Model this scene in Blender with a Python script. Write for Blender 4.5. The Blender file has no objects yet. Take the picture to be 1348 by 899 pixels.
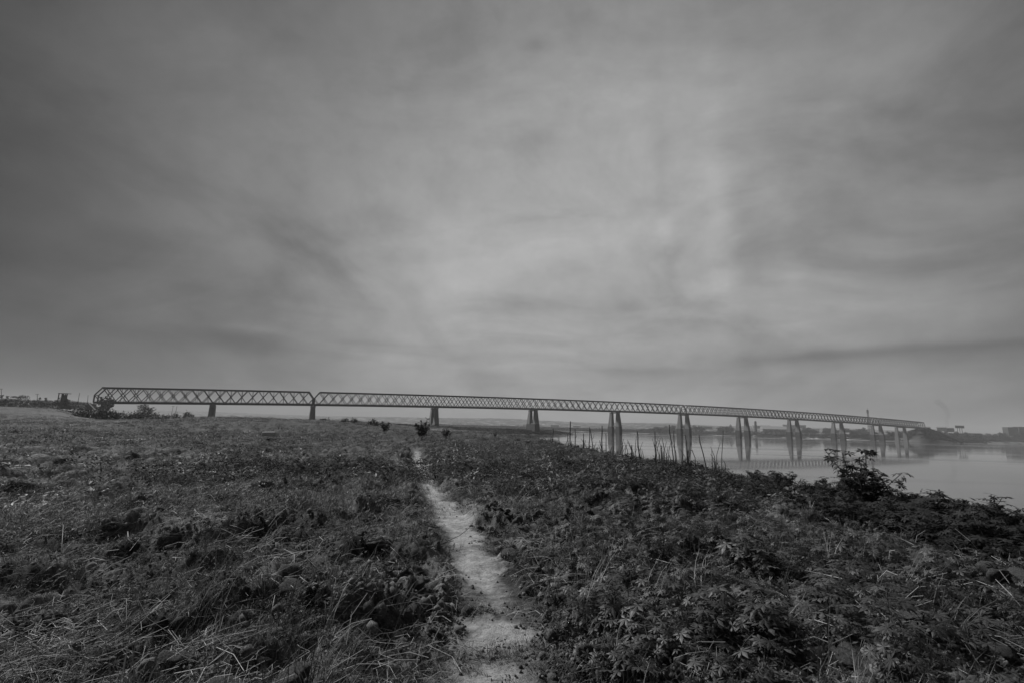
import bpy, math, random
import numpy as np
from mathutils import Vector, Matrix
C = bpy.data.collections.new("scene"); bpy.context.scene.collection.children.link(C)
SC = bpy.context.scene
rng = np.random.default_rng(7); random.seed(7)
EYE = 8.0; FPX = 636.0; PITCH = 0.1745; ROLL = 0.02727
# ------------------------------------------------------------------ camera
Fv = np.array([0, math.cos(PITCH), math.sin(PITCH)]); _U = np.array([0, -math.sin(PITCH), math.cos(PITCH)]); _R = np.array([1., 0, 0])
Rv = _R*math.cos(ROLL)+_U*math.sin(ROLL); Uv = -_R*math.sin(ROLL)+_U*math.cos(ROLL)
cd = bpy.data.cameras.new("camera"); cam = bpy.data.objects.new("camera", cd); C.objects.link(cam); SC.camera = cam
cd.sensor_width = 36; cd.lens = FPX/1348*36; cd.clip_start = 0.05; cd.clip_end = 40000
M = Matrix(((Rv[0], Uv[0], -Fv[0], 0), (Rv[1], Uv[1], -Fv[1], 0), (Rv[2], Uv[2], -Fv[2], EYE), (0, 0, 0, 1)))
cam.matrix_world = M
def ray(px, py):
    d = Fv*FPX + Rv*(px-674) - Uv*(py-449.5)
    return d/np.linalg.norm(d)
def hor(px): return 562.1+(px-674)*0.02728
# ------------------------------------------------------------------ sky
SUN_EL, SUN_AZ = math.radians(40), math.radians(-58)      # azimuth to the right of straight ahead (+Y)
GLOW = ray(775, 370)
w = bpy.data.worlds.new("World"); SC.world = w; w.use_nodes = True
nt = w.node_tree; nt.nodes.clear(); N = nt.nodes; Lk = nt.links
def nd(t, tree=None, **kw):
    n = (tree or nt).nodes.new(t)
    for k, v in kw.items(): setattr(n, k, v)
    return n
def mth(tree, op, a, b=None, c=None, clamp=False):
    n = tree.nodes.new('ShaderNodeMath'); n.operation = op; n.use_clamp = clamp
    for i, v in enumerate((a, b, c)):
        if v is None: continue
        if isinstance(v, (int, float)): n.inputs[i].default_value = v
        else: tree.links.new(v, n.inputs[i])
    return n.outputs[0]
def ramp(tree, fac, pts):
    n = tree.nodes.new('ShaderNodeValToRGB'); cr = n.color_ramp
    while len(cr.elements) < len(pts): cr.elements.new(0.5)
    for e, (p, v) in zip(cr.elements, pts): e.position = p; e.color = (v, v, v, 1)
    tree.links.new(fac, n.inputs[0]); return n.outputs[0]
tc = nd('ShaderNodeTexCoord'); sep = nd('ShaderNodeSeparateXYZ'); Lk.new(tc.outputs['Generated'], sep.inputs[0])
sx, sy, sz = sep.outputs
dx = mth(nt, 'MULTIPLY', mth(nt, 'SUBTRACT', sx, float(GLOW[0])), 0.85)
dy = mth(nt, 'MULTIPLY', mth(nt, 'SUBTRACT', sy, float(GLOW[1])), 0.8)
dz = mth(nt, 'MULTIPLY', mth(nt, 'SUBTRACT', sz, float(GLOW[2])), 1.1)
dist = mth(nt, 'SQRT', mth(nt, 'ADD', mth(nt, 'ADD', mth(nt, 'MULTIPLY', dx, dx), mth(nt, 'MULTIPLY', dy, dy)), mth(nt, 'MULTIPLY', dz, dz)))
glow = ramp(nt, mth(nt, 'DIVIDE', dist, 2.0), [(0, .47), (.12, .44), (.20, .35), (.30, .20), (.40, .082), (.50, .036), (.62, .028), (1, .028)])
zz = mth(nt, 'ADD', mth(nt, 'MAXIMUM', sz, 0.0), 0.24)
cmb = nd('ShaderNodeCombineXYZ'); Lk.new(mth(nt, 'DIVIDE', sx, zz), cmb.inputs[0]); Lk.new(mth(nt, 'MULTIPLY', mth(nt, 'DIVIDE', sy, zz), .55), cmb.inputs[1])
n1 = nd('ShaderNodeTexNoise'); Lk.new(cmb.outputs[0], n1.inputs['Vector']); n1.inputs['Scale'].default_value = 1.7; n1.inputs['Detail'].default_value = 8; n1.inputs['Roughness'].default_value = .5; n1.inputs['Distortion'].default_value = .9
c1 = ramp(nt, n1.outputs['Fac'], [(.26, .80), (.5, .94), (.68, 1.03)])
mpd = nd('ShaderNodeMapping'); mpd.inputs['Rotation'].default_value = (0, .35, .3); mpd.inputs['Scale'].default_value = (1.5, 1.5, 3.6); Lk.new(tc.outputs['Generated'], mpd.inputs[0])
n4 = nd('ShaderNodeTexNoise'); Lk.new(mpd.outputs[0], n4.inputs['Vector']); n4.inputs['Scale'].default_value = 1.5; n4.inputs['Detail'].default_value = 9; n4.inputs['Roughness'].default_value = .56; n4.inputs['Distortion'].default_value = .6
c1 = mth(nt, 'MULTIPLY', c1, ramp(nt, n4.outputs['Fac'], [(.32, .64), (.5, .92), (.64, 1.06)]))
n3 = nd('ShaderNodeTexNoise'); Lk.new(tc.outputs['Generated'], n3.inputs['Vector']); n3.inputs['Scale'].default_value = 26; n3.inputs['Detail'].default_value = 5; n3.inputs['Roughness'].default_value = .7
c1 = mth(nt, 'MULTIPLY', c1, ramp(nt, n3.outputs['Fac'], [(.35, .96), (.65, 1.03)]))
# low flat cloud banks near the horizon (azimuth / elevation noise)
az = mth(nt, 'ARCTAN2', sx, sy)
cm2 = nd('ShaderNodeCombineXYZ'); Lk.new(mth(nt, 'MULTIPLY', az, 2.6), cm2.inputs[0]); Lk.new(mth(nt, 'MULTIPLY', sz, 15.0), cm2.inputs[1]); cm2.inputs[2].default_value = 3.4
n2 = nd('ShaderNodeTexNoise'); Lk.new(cm2.outputs[0], n2.inputs['Vector']); n2.inputs['Scale'].default_value = 1.0; n2.inputs['Detail'].default_value = 5; n2.inputs['Distortion'].default_value = .4
lowm = ramp(nt, sz, [(.04, 0.), (.09, 1.), (.2, 1.), (.33, 0.0)])
c2 = ramp(nt, n2.outputs['Fac'], [(.34, .84), (.5, 1.0), (.62, 1.0), (.70, 1.03)])
c2m = mth(nt, 'ADD', 1.0, mth(nt, 'MULTIPLY', lowm, mth(nt, 'SUBTRACT', c2, 1.0)))
def blob(px, py, wa, we, amp):     # one named cloud of the photo: gaussian in azimuth / elevation
    d = ray(px, py); a0 = math.atan2(d[0], d[1]); e0 = d[2]
    u = mth(nt, 'DIVIDE', mth(nt, 'SUBTRACT', az, a0), wa); nz = mth(nt, 'MULTIPLY', mth(nt, 'SUBTRACT', n2.outputs['Fac'], .5), we*5)
    v = mth(nt, 'DIVIDE', mth(nt, 'SUBTRACT', mth(nt, 'ADD', sz, nz), e0), we)
    g = mth(nt, 'EXPONENT', mth(nt, 'MULTIPLY', mth(nt, 'ADD', mth(nt, 'MULTIPLY', u, u), mth(nt, 'MULTIPLY', v, v)), -1.0))
    return mth(nt, 'ADD', 1.0, mth(nt, 'MULTIPLY', g, amp))
prod = mth(nt, 'MULTIPLY', mth(nt, 'MULTIPLY', glow, c1), c2m)
for b in [(1060, 468, .15, .019, -.33), (1310, 456, .20, .026, -.32), (820, 492, .14, .008, -.10), (330, 437, .07, .009, .22), (300, 458, .11, .015, -.24), (875, 310, .02, .018, .13), (705, 58, .035, .012, -.2), (715, 205, .07, .035, -.13), (988, 330, .028, .13, -.15), (945, 300, .02, .15, .12), (1040, 320, .02, .12, .07), (870, 230, .018, .10, -.07), (1210, 195, .07, .03, -.10), (950, 220, .10, .06, .14), (870, 490, .12, .01, -.10)]:
    prod = mth(nt, 'MULTIPLY', prod, blob(*b))
st = nd('ShaderNodeTexSky', sky_type='NISHITA'); st.sun_disc = False; st.sun_elevation = SUN_EL; st.sun_rotation = SUN_AZ
bwn = nd('ShaderNodeRGBToBW'); Lk.new(st.outputs[0], bwn.inputs[0])
tot = mth(nt, 'ADD', mth(nt, 'MULTIPLY', prod, 9.6), mth(nt, 'MULTIPLY', bwn.outputs[0], .006))
below = ramp(nt, mth(nt, 'ADD', sz, .5), [(.47, .25), (.5, 1.0)])
bg = nd('ShaderNodeBackground'); bg.inputs['Strength'].default_value = 0.1
Lk.new(mth(nt, 'MULTIPLY', tot, below), bg.inputs[0]); wo = nd('ShaderNodeOutputWorld'); Lk.new(bg.outputs[0], wo.inputs[0])
# ------------------------------------------------------------------ sun
sd = bpy.data.lights.new("sun", 'SUN'); sun = bpy.data.objects.new("sun", sd); C.objects.link(sun)
sd.energy = 4.2; sd.angle = math.radians(9); sd.color = (1, 1, 1)
sdir = Vector((math.sin(SUN_AZ)*math.cos(SUN_EL), math.cos(SUN_AZ)*math.cos(SUN_EL), math.sin(SUN_EL)))
sun.rotation_euler = sdir.to_track_quat('Z', 'Y').to_euler(); sun.location = (0, 0, 200)
vs = SC.view_settings; vs.view_transform = 'Standard'; vs.look = 'None'; vs.exposure = 0.0; vs.gamma = 1
SC.render.engine = 'CYCLES'
SC.cycles.volume_bounces = 0
# ------------------------------------------------------------------ numpy noise
def _h(i, j, s):
    n = (i.astype(np.int64)*374761393 + j.astype(np.int64)*668265263 + s*1442695041) & 0xffffffff
    n = ((n ^ (n >> 13))*1274126177) & 0xffffffff
    return ((n ^ (n >> 16)) & 0xffffff)/float(0xffffff)
def vn(x, y, s=0):
    xi = np.floor(x); yi = np.floor(y); fx = x-xi; fy = y-yi
    u = fx*fx*fx*(fx*(fx*6-15)+10); v = fy*fy*fy*(fy*(fy*6-15)+10)
    a = _h(xi, yi, s); b = _h(xi+1, yi, s); c = _h(xi, yi+1, s); d = _h(xi+1, yi+1, s)
    return (a+(b-a)*u)*(1-v)+(c+(d-c)*u)*v
def fbm(x, y, o=4, s=0, g=.5):
    t = 0; a = 1.; n = 0
    for k in range(o):
        t = t+a*vn(x, y, s+k*17); n += a; a *= g; x, y = x*2.03+y*.31+5.2, y*2.03-x*.31+1.7
    return t/n
def sm(a, b, x):
    t = np.clip((x-a)/(b-a), 0, 1); return t*t*(3-2*t)
# ------------------------------------------------------------------ bridge line
BX, BY, BDX, BDY = -203.3, 503.2, 116.226, 58.2376
def bz(s): return 24.065+3.8372*s-.36864*s*s       # underside of the truss
BL = math.hypot(BDX, BDY); TX, TY = BDX/BL, BDY/BL
SE0, SE1 = -1.357, 9.357
# ------------------------------------------------------------------ terrain
SY = [-6000, -200, 0, 30, 60, 120, 200, 300, 380, 440, 520, 600, 660, 700, 740, 780, 850, 900, 901]
SX = [300, 34, 26, 22, 17, 10, -6, -22, -34, -30, 0, 48, 88, 92, 40, -50, -300, -1200, -9000]
FX = [-9000, -3000, 0, 700, 760, 800, 900, 1100, 1540, 3000, 9000]
FY = [2200, 1700, 1520, 1440, 1180, 1060, 1000, 1120, 1420, 1700, 2600]
# path centre line in pixels, put on the ground later
PPX = [(650, 960), (645, 895), (662, 830), (648, 775), (628, 735), (611, 700), (591, 675), (573, 650), (560, 625), (550, 604), (546, 585), (549, 572)]
PXY = []
for a, b in PPX:
    d = ray(a, b); t = -1.6/d[2] if d[2] < -.012 else 110; PXY.append((d[0]*t, d[1]*t))
PXY = np.array(PXY)
def pathd(x, y):
    best = np.full(np.shape(x), 1e9)
    for (x0, y0), (x1, y1) in zip(PXY[:-1], PXY[1:]):
        ex, ey = x1-x0, y1-y0; t = np.clip(((x-x0)*ex+(y-y0)*ey)/(ex*ex+ey*ey), 0, 1)
        best = np.minimum(best, np.hypot(x-x0-t*ex, y-y0-t*ey))
    return best
def pathgap(x, y):
    r = np.hypot(x, y)+(fbm(x*3, y*3, 3, 58)-.5)*.5
    return np.maximum(np.exp(-((r-4.70)/.20)**2), np.exp(-((r-3.90)/.15)**2))*sm(.30, .52, fbm(x*5, y*5, 3, 59)+.12)
def pathmask(x, y):
    d = pathd(x, y); r = np.hypot(x, y)
    wd = .19-.03*sm(9, 20, r)+.22*(fbm(x*1.6, y*1.6, 3, 50)-.5)*2+.16*(fbm(x*7, y*7, 4, 52)-.5)*2
    gap = pathgap(x, y)
    return sm(.12, -.12, d-wd)*(1-.9*gap)*sm(36, 27, r)
def H(x, y, fine=True):
    x = np.asarray(x, float); y = np.asarray(y, float); r = np.hypot(x, y)
    d = np.interp(y, SY, SX)-x
    d = np.where(y > 640, np.minimum(d, (900-y)*.8), d)
    k = np.interp(y, [0, 200, 300], [.47, .42, .13])
    dn = d+(fbm(x*.12, y*.12, 3, 1)-.5)*np.clip(r*.05, 1.5, 14)
    top = 6.4-.55*sm(1.5, 10, x)*sm(60, 20, y)
    aa = x/np.maximum(y, 1.)
    top = top+1.75*sm(-.10, -.34, aa)*sm(-.86, -.58, aa)*sm(35, 115, y)*(1-.5*sm(170, 260, y))
    top = top+4.0*sm(190, 275, r)*sm(-.80, -.95, aa)*(y > 1)
    top = top-1.6*sm(420, 560, y)*sm(-200, 0, x)
    bank = .15+dn*k; bank = np.where(dn < 0, dn*.25, bank)
    z = np.minimum(top, bank); e = np.clip(1-np.abs(top-bank)/.8, 0, 1); z = z-.2*e*e      # rounded crest
    z = np.maximum(z, -4)
    # embankments of the road at both ends of the bridge
    u = (x-BX)*TX+(y-BY)*TY; v = -(x-BX)*TY+(y-BY)*TX
    nz = (fbm(x*.05, y*.05, 3, 9)-.5)*3
    for ue, zt, sg in ((SE0*BL-3, bz(SE0)+.8, -1), (SE1*BL+3, bz(SE1)+.8, 1)):
        over = np.maximum(sg*(ue-u), 0)
        far_ = np.maximum(sg*(u-ue), 0); ztt = zt-(np.minimum(far_*.22, 23) if sg > 0 else 0)
        emb = ztt-np.maximum(np.abs(v)-8, 0)/2.0-over/1.5-np.where(np.abs(v) > 9, nz, 0)*.5
        z = np.maximum(z, np.where(emb > -3, emb, -4))
    # far bank and hills
    fy = y-np.interp(x, FX, FY)+(fbm(x*.01, y*.01, 3, 3)-.5)*60
    fz = np.where(fy < 0, fy*.1, np.minimum(.2+fy*.035, 5)+(fbm(x*.006, y*.006, 4, 5))*3*sm(0, 200, fy))
    fz = fz+sm(300, 2600, fy)*(22+52*fbm(x*.0011, y*.0007, 4, 11))
    fz = fz+6*sm(850, 1250, x)*sm(150, 400, fy)+sm(60, 200, fy)*5*(fbm(x*.02, y*.02, 3, 15)-.4)
    z = np.where(y > 905, np.maximum(z, fz), np.maximum(z, np.where(fy > 0, fz, -4)))
    for bx, by, lx, ly in ((122, 560, 17, 2.5), (74, 640, 16, 6)):      # low sandbars
        q = ((x-bx)/lx)**2+((y-by)/ly)**2; z = np.maximum(z, .28-1.0*q)
    z = z+(fbm(x*.03, y*.03, 3, 21)-.5)*np.clip(z-1, 0, 1)*sm(25, 120, r)*1.2
    # rough tilled ground close by
    near = sm(220, 60, r)*np.clip(z, 0, 1)
    pmh = sm(.30, -.05, pathd(x, y)-.22)*sm(40, 28, r)
    mound = (fbm(x*.55+3, y*.55, 3, 31)-.5)*.42
    rx, ry = x*.80+y*.60, -x*.60+y*.80
    ridge = (1-np.abs(2*vn(rx*.42, ry*1.25, 33)-1))*.34*sm(.5, 2.5, x)        # tilled ridges on the right
    heap = sm(.50, .85, fbm(x*1.25, y*1.25, 2, 35))*.26*sm(-.4, -1.2, x)           # heaps on the left
    clod = (1-np.abs(2*fbm(x*2.7, y*2.7, 3, 37)-1))**2*.17
    cr = np.abs(2*fbm(x*9, y*9, 3, 41)-1)*.055*sm(45, 12, r)+np.abs(2*fbm(x*21, y*21, 2, 43)-1)*.028*sm(14, 5, r)
    rough = (mound*.8+ridge+heap+clod+cr-.14)
    z = z+near*(rough*(1-.96*pmh)-.05*pmh+pmh*(.02*(fbm(x*5, y*5, 3, 44)-.5)+.012*(fbm(x*22, y*22, 2, 45)-.5)))
    return z
def hit(px, py, dz=0.0, tmax=3000):
    d = ray(px, py); t = np.geomspace(1.2, tmax, 2500)
    hz = H(d[0]*t, d[1]*t)+dz; zz_ = EYE+d[2]*t
    k = np.argmax(zz_ < hz)
    if zz_[k] >= hz[k]: k = len(t)-1
    return np.array([d[0]*t[k], d[1]*t[k], zz_[k]-dz])
def at(px, py, Y):            # point on a pixel ray at camera depth Y
    d = Fv*FPX + Rv*(px-674) - Uv*(py-449.5); return d*(Y/FPX)+np.array([0, 0, EYE])
def g(x, y): return float(H(np.array([x]), np.array([y]))[0])
# ------------------------------------------------------------------ materials
def base_mat(name):
    m = bpy.data.materials.new(name); m.use_nodes = True; t = m.node_tree
    p = t.nodes['Principled BSDF']; return m, t, p
def noise(t, scale, detail=5, coord='Object', stretch=None, dist=0., rough=.55):
    tcn = t.nodes.new('ShaderNodeTexCoord'); o = tcn.outputs[coord]
    if stretch:
        mp = t.nodes.new('ShaderNodeMapping'); mp.inputs['Scale'].default_value = stretch; t.links.new(o, mp.inputs[0]); o = mp.outputs[0]
    n = t.nodes.new('ShaderNodeTexNoise'); n.inputs['Scale'].default_value = scale; n.inputs['Detail'].default_value = detail; n.inputs['Distortion'].default_value = dist; n.inputs['Roughness'].default_value = rough
    t.links.new(o, n.inputs['Vector']); return n.outputs['Fac']
def simple(name, lo, hi, scale=3., rough=.8, bump=.3, bd=.02, rnd=0.0, spec=.3, stretch=None, transl=0.):
    m, t, p = base_mat(name)
    f = noise(t, scale, 6, stretch=stretch); col = ramp(t, f, [(.3, lo), (.7, hi)])
    if rnd:
        oi = t.nodes.new('ShaderNodeObjectInfo'); col = mth(t, 'MULTIPLY', col, mth(t, 'ADD', 1-rnd, mth(t, 'MULTIPLY', oi.outputs['Random'], 2*rnd)))
    t.links.new(col, p.inputs['Base Color']); p.inputs['Roughness'].default_value = rough; p.inputs['Specular IOR Level'].default_value = spec
    if bump:
        b = t.nodes.new('ShaderNodeBump'); b.inputs['Strength'].default_value = bump; b.inputs['Distance'].default_value = bd
        t.links.new(noise(t, scale*5, 6), b.inputs['Height']); t.links.new(b.outputs[0], p.inputs['Normal'])
    if transl:
        tr = t.nodes.new('ShaderNodeBsdfTranslucent'); t.links.new(col, tr.inputs[0]); mx = t.nodes.new('ShaderNodeMixShader'); mx.inputs[0].default_value = transl
        out = t.nodes['Material Output']; t.links.new(p.outputs[0], mx.inputs[1]); t.links.new(tr.outputs[0], mx.inputs[2]); t.links.new(mx.outputs[0], out.inputs[0])
    return m
MT = dict(
    steel=simple('weathered_steel', .02, .036, .8, .6, .1, spec=.4),
    concrete=simple('pier_concrete', .11, .19, .25, .9, .2, .1, stretch=(1, 1, .25)),
    footing=simple('stained_footing_concrete', .035, .065, .3, .9, .2, .1),
    leaf=simple('cassava_leaf', .045, .105, 9, .5, 0, rnd=.5, spec=.35, transl=.2),
    edgeleaf=simple('shrub_leaf', .022, .055, 9, .8, 0, rnd=.30, spec=.08, transl=.15),  # silhouette shade of the bank-edge shrubs, put into a darker leaf colour
    weed=simple('weed_leaf', .04, .12, 7, .65, 0, rnd=.6, spec=.2, transl=.2),
    darkleaf=simple('bush_leaf', .025, .05, 2, .6, 0, rnd=.2, spec=.3, transl=.1),
    fartree=simple('tree_leaf', .018, .038, .3, .7, 0, rnd=.2, spec=.2),
    grass=simple('grass_blade', .045, .14, 5, .55, 0, rnd=.45, spec=.4, transl=.2),
    straw=simple('dry_straw', .22, .42, 5, .6, 0, rnd=.45, spec=.3),
    stick=simple('dry_stick', .16, .34, 14, .8, .3, .004, stretch=(1, 1, 3)),
    darkstick=simple('dark_stick', .03, .07, 14, .8, .3, .004),
    pole=simple('weathered_pole', .05, .10, 9, .85, .3, .006, stretch=(3, 3, .6)),
    palepole=simple('bleached_pole', .12, .22, 9, .85, .3, .006, stretch=(3, 3, .6)),
    bark=simple('bark', .05, .10, 6, .9, .4, .01),
    clod=simple('dry_soil_clod', .07, .17, 7, .95, 1., .03),
    crumb=simple('soil_crumb', .08, .20, 9, .95, .5, .01, rnd=.65),
    wall=simple('rendered_wall', .18, .26, .5, .9, 0), darkwall=simple('grey_wall', .05, .08, .5, .9, 0),
    roof=simple('metal_roof', .20, .28, .3, .6, 0), darkroof=simple('rusty_roof', .06, .1, .3, .8, 0),
    glass=simple('dark_window', .03, .04, 1, .2, 0), white=simple('white_paint', .4, .5, 3, .7, .1),
    asphalt=simple('asphalt', .05, .07, .5, .9, 0), panel=simple('billboard_face', .07, .11, .3, .6, 0))
# terrain material: soil, litter, path sand, far vegetation by attributes
m, t, p = base_mat('ground_soil'); MT['ground'] = m
def attr(t, name): n = t.nodes.new('ShaderNodeAttribute'); n.attribute_name = name; return n.outputs['Fac']
def mixf(t, f, a, b):
    n = t.nodes.new('ShaderNodeMix'); n.data_type = 'FLOAT'
    for k, v in ((0, f), (2, a), (3, b)):
        if isinstance(v, (int, float)): n.inputs[k].default_value = v
        else: t.links.new(v, n.inputs[k])
    return n.outputs[0]
s1 = ramp(t, noise(t, .9, 8), [(.34, .04), (.5, .12), (.66, .28)]); s2 = ramp(t, noise(t, 14, 8, rough=.7), [(.38, .35), (.5, .8), (.62, 1.0)])
s3 = ramp(t, noise(t, 60, 6, rough=.7), [(.4, .6), (.62, 1.0)])
soil = mth(t, 'MULTIPLY', mth(t, 'MULTIPLY', s1, s2), mth(t, 'MULTIPLY', s3, 1.25))
sand = mth(t, 'MULTIPLY', ramp(t, noise(t, 5, 9, rough=.65), [(.3, .22), (.5, .38), (.7, .52)]), ramp(t, noise(t, 40, 5, rough=.7), [(.36, .72), (.5, 1.)]))
veg = ramp(t, noise(t, .35, 9, rough=.7), [(.3, .045), (.5, .085), (.68, .16)])
fine_n = ramp(t, noise(t, 3., 8, rough=.75), [(.35, .55), (.6, 1.)])
veg = mth(t, 'MULTIPLY', veg, fine_n)
farv = mth(t, 'MULTIPLY', ramp(t, noise(t, .02, 9, rough=.7), [(.42, .03), (.5, .07), (.56, .17), (.62, .42)]), 1.0)
col = mixf(t, attr(t, 'veg'), soil, veg); col = mixf(t, attr(t, 'far'), col, farv); col = mixf(t, attr(t, 'pale'), col, mth(t, 'MULTIPLY', sand, .8)); col = mixf(t, attr(t, 'path'), col, sand)
t.links.new(col, p.inputs['Base Color']); p.inputs['Roughness'].default_value = .95; p.inputs['Specular IOR Level'].default_value = .15
b1 = t.nodes.new('ShaderNodeBump'); b1.inputs['Distance'].default_value = .05; b1.inputs['Strength'].default_value = .9; t.links.new(noise(t, 11, 9, rough=.72), b1.inputs['Height'])
b2 = t.nodes.new('ShaderNodeBump'); b2.inputs['Distance'].default_value = .008; b2.inputs['Strength'].default_value = .8; t.links.new(noise(t, 70, 5, rough=.7), b2.inputs['Height']); t.links.new(b1.outputs[0], b2.inputs['Normal']); t.links.new(b2.outputs[0], p.inputs['Normal'])
# water
m, t, p = base_mat('river_water'); MT['water'] = m
p.inputs['Base Color'].default_value = (.13, .13, .13, 1); p.inputs['IOR'].default_value = 1.33; p.inputs['Specular IOR Level'].default_value = .9
rn = noise(t, 1, 4, stretch=(.004, .03, 1)); rr = ramp(t, rn, [(.50, .04), (.62, .10)])
tcw = t.nodes.new('ShaderNodeTexCoord'); spw = t.nodes.new('ShaderNodeSeparateXYZ'); t.links.new(tcw.outputs['Object'], spw.inputs[0])
yw = mth(t, 'ADD', spw.outputs[1], mth(t, 'ADD', mth(t, 'MULTIPLY', rn, 90.), mth(t, 'MULTIPLY', spw.outputs[0], -.12)))
for y0_, w_r, am in ((925, 28, .22), (985, 12, .18), (640, 9, .10)):
    q_ = mth(t, 'DIVIDE', mth(t, 'SUBTRACT', yw, float(y0_)), float(w_r)); rr = mth(t, 'ADD', rr, mth(t, 'MULTIPLY', mth(t, 'EXPONENT', mth(t, 'MULTIPLY', mth(t, 'MULTIPLY', q_, q_), -1.0)), am))
t.links.new(rr, p.inputs['Roughness'])
bb = t.nodes.new('ShaderNodeBump'); bb.inputs['Distance'].default_value = .02; bb.inputs['Strength'].default_value = .12
t.links.new(noise(t, 1, 5, stretch=(.25, .9, 1)), bb.inputs['Height']); t.links.new(bb.outputs[0], p.inputs['Normal'])
# ------------------------------------------------------------------ object helpers
class MB:
    def __init__(s): s.v = []; s.f = []
    def add(s, v, f): o = len(s.v); s.v += [tuple(map(float, q)) for q in v]; s.f += [tuple(i+o for i in q) for q in f]; return s
    def beam(s, a, b, w_, h_, w2=None, h2=None):
        a = Vector(a); b = Vector(b); d = (b-a).normalized(); up = Vector((0, 0, 1)) if abs(d.z) < .98 else Vector((0, 1, 0))
        x = d.cross(up).normalized(); y = x.cross(d); w2 = w2 or w_; h2 = h2 or h_
        vv = [a+x*w_*i/2+y*h_*j/2 for i, j in ((-1, -1), (1, -1), (1, 1), (-1, 1))]+[b+x*w2*i/2+y*h2*j/2 for i, j in ((-1, -1), (1, -1), (1, 1), (-1, 1))]
        return s.add(vv, [(0, 1, 2, 3), (7, 6, 5, 4), (0, 4, 5, 1), (1, 5, 6, 2), (2, 6, 7, 3), (3, 7, 4, 0)])
    def box(s, x0, x1, y0, y1, z0, z1): return s.add([(x, y, z) for x in (x0, x1) for y in (y0, y1) for z in (z0, z1)], [(0, 1, 3, 2), (4, 6, 7, 5), (0, 4, 5, 1), (2, 3, 7, 6), (0, 2, 6, 4), (1, 5, 7, 3)])
    def tube(s, pts, r0, r1, n=6):
        pts = [Vector(q) for q in pts]; vv = []; ff = []
        for i, q in enumerate(pts):
            d = (pts[min(i+1, len(pts)-1)]-pts[max(i-1, 0)]).normalized(); up = Vector((0, 0, 1)) if abs(d.z) < .95 else Vector((1, 0, 0))
            x = d.cross(up).normalized(); y = d.cross(x); r = r0+(r1-r0)*i/(len(pts)-1)
            vv += [q+(x*math.cos(2*math.pi*k/n)+y*math.sin(2*math.pi*k/n))*r for k in range(n)]
        for i in range(len(pts)-1):
            for k in range(n): ff.append((i*n+k, i*n+(k+1) % n, (i+1)*n+(k+1) % n, (i+1)*n+k))
        ff.append(tuple(range(n))[::-1]); ff.append(tuple((len(pts)-1)*n+k for k in range(n)))
        return s.add(vv, ff)
    def mesh(s, name, mat, smooth=False):
        me = bpy.data.meshes.new(name); me.from_pydata(s.v, [], s.f); me.materials.append(mat)
        if smooth: me.polygons.foreach_set('use_smooth', [True]*len(me.polygons))
        me.update(); return me
def link(name, data, parent=None, loc=(0, 0, 0)):
    o = bpy.data.objects.new(name, data); C.objects.link(o); o.location = loc
    if parent: o.parent = parent
    return o
def tag(o, label=None, cat=None, group=None, kind=None):
    for k, v in (('label', label), ('category', cat), ('group', group), ('kind', kind)):
        if v: o[k] = v
    return o
def copy_tree(o, parent=None):
    c = o.copy(); C.objects.link(c); c.parent = parent
    for ch in o.children: copy_tree(ch, c)
    return c
def npmesh(name, V, Q, mat, attrs=None, smooth=True):
    me = bpy.data.meshes.new(name); me.vertices.add(len(V)); me.vertices.foreach_set('co', V.astype(np.float32).ravel())
    k = Q.shape[1]; me.loops.add(Q.size); me.loops.foreach_set('vertex_index', Q.astype(np.int32).ravel())
    me.polygons.add(len(Q)); me.polygons.foreach_set('loop_start', np.arange(len(Q), dtype=np.int32)*k)
    me.polygons.foreach_set('use_smooth', np.full(len(Q), smooth)); me.materials.append(mat)
    for n_, a in (attrs or {}).items():
        at_ = me.attributes.new(n_, 'FLOAT', 'POINT'); at_.data.foreach_set('value', a.astype(np.float32))
    me.update(); me.validate(); return me
# ------------------------------------------------------------------ ground sheet (polar grid round the viewpoint's foot)
R = np.concatenate([np.geomspace(1.3, 60, 520), np.geomspace(60, 6800, 270)[1:]])
ang = np.concatenate([np.linspace(-math.radians(56), math.radians(56), 760), np.linspace(math.radians(56), math.radians(304), 50)[1:-1]])
RR, AA = np.meshgrid(R, ang, indexing='ij'); X = RR*np.sin(AA); Y = RR*np.cos(AA)
Z = H(X, Y); PM = pathmask(X, Y)
nr, na = X.shape; V = np.stack([X.ravel(), Y.ravel(), Z.ravel()], 1); V = np.vstack([V, [[0, 0, 6.35]]])
i = np.arange(nr-1)[:, None]*na; j = np.arange(na)[None, :]; j2 = (j+1) % na
Q = np.stack([i+j, i+na+j, i+na+j2, i+j2], -1).reshape(-1, 4)
fan = np.stack([np.full(na, nr*na), np.arange(na), (np.arange(na)+1) % na, (np.arange(na)+1) % na], 1)
def fl(a, v=0.): return np.append(a.ravel(), v)
rr_ = np.hypot(X, Y); vegm = sm(12, 60, rr_)*.9+.1*0
palem = sm(.45, .6, fbm(X*.05, Y*.02, 3, 61))*sm(-200, -235, X)*sm(330, 250, Y)*sm(200, 225, Y)*sm(-.80, -.93, X/np.maximum(Y, 1))
palem = np.maximum(palem, sm(.30, .1, np.abs(Z-.5))*(Y > 300)*.5)
pat = sm(.56, .68, fbm(X*1.3+9, Y*1.3, 4, 63))*.3*sm(60, 20, rr_)*(1-PM)*sm(.5, -.5, X)
palem = np.maximum(palem, np.maximum(pat, .8*sm(.5, .62, fbm(X*.02, Y*.05, 3, 65))*sm(100, 130, Y)*sm(300, 180, Y)*sm(-110, -50, -np.abs(X+75))*.6))
palem = np.maximum(palem, sm(.5, .62, fbm(X*.012, Y*.03, 3, 67))*sm(900, 1000, Y)*sm(700, 800, X)*sm(9, 5, Z)*.3)
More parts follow.
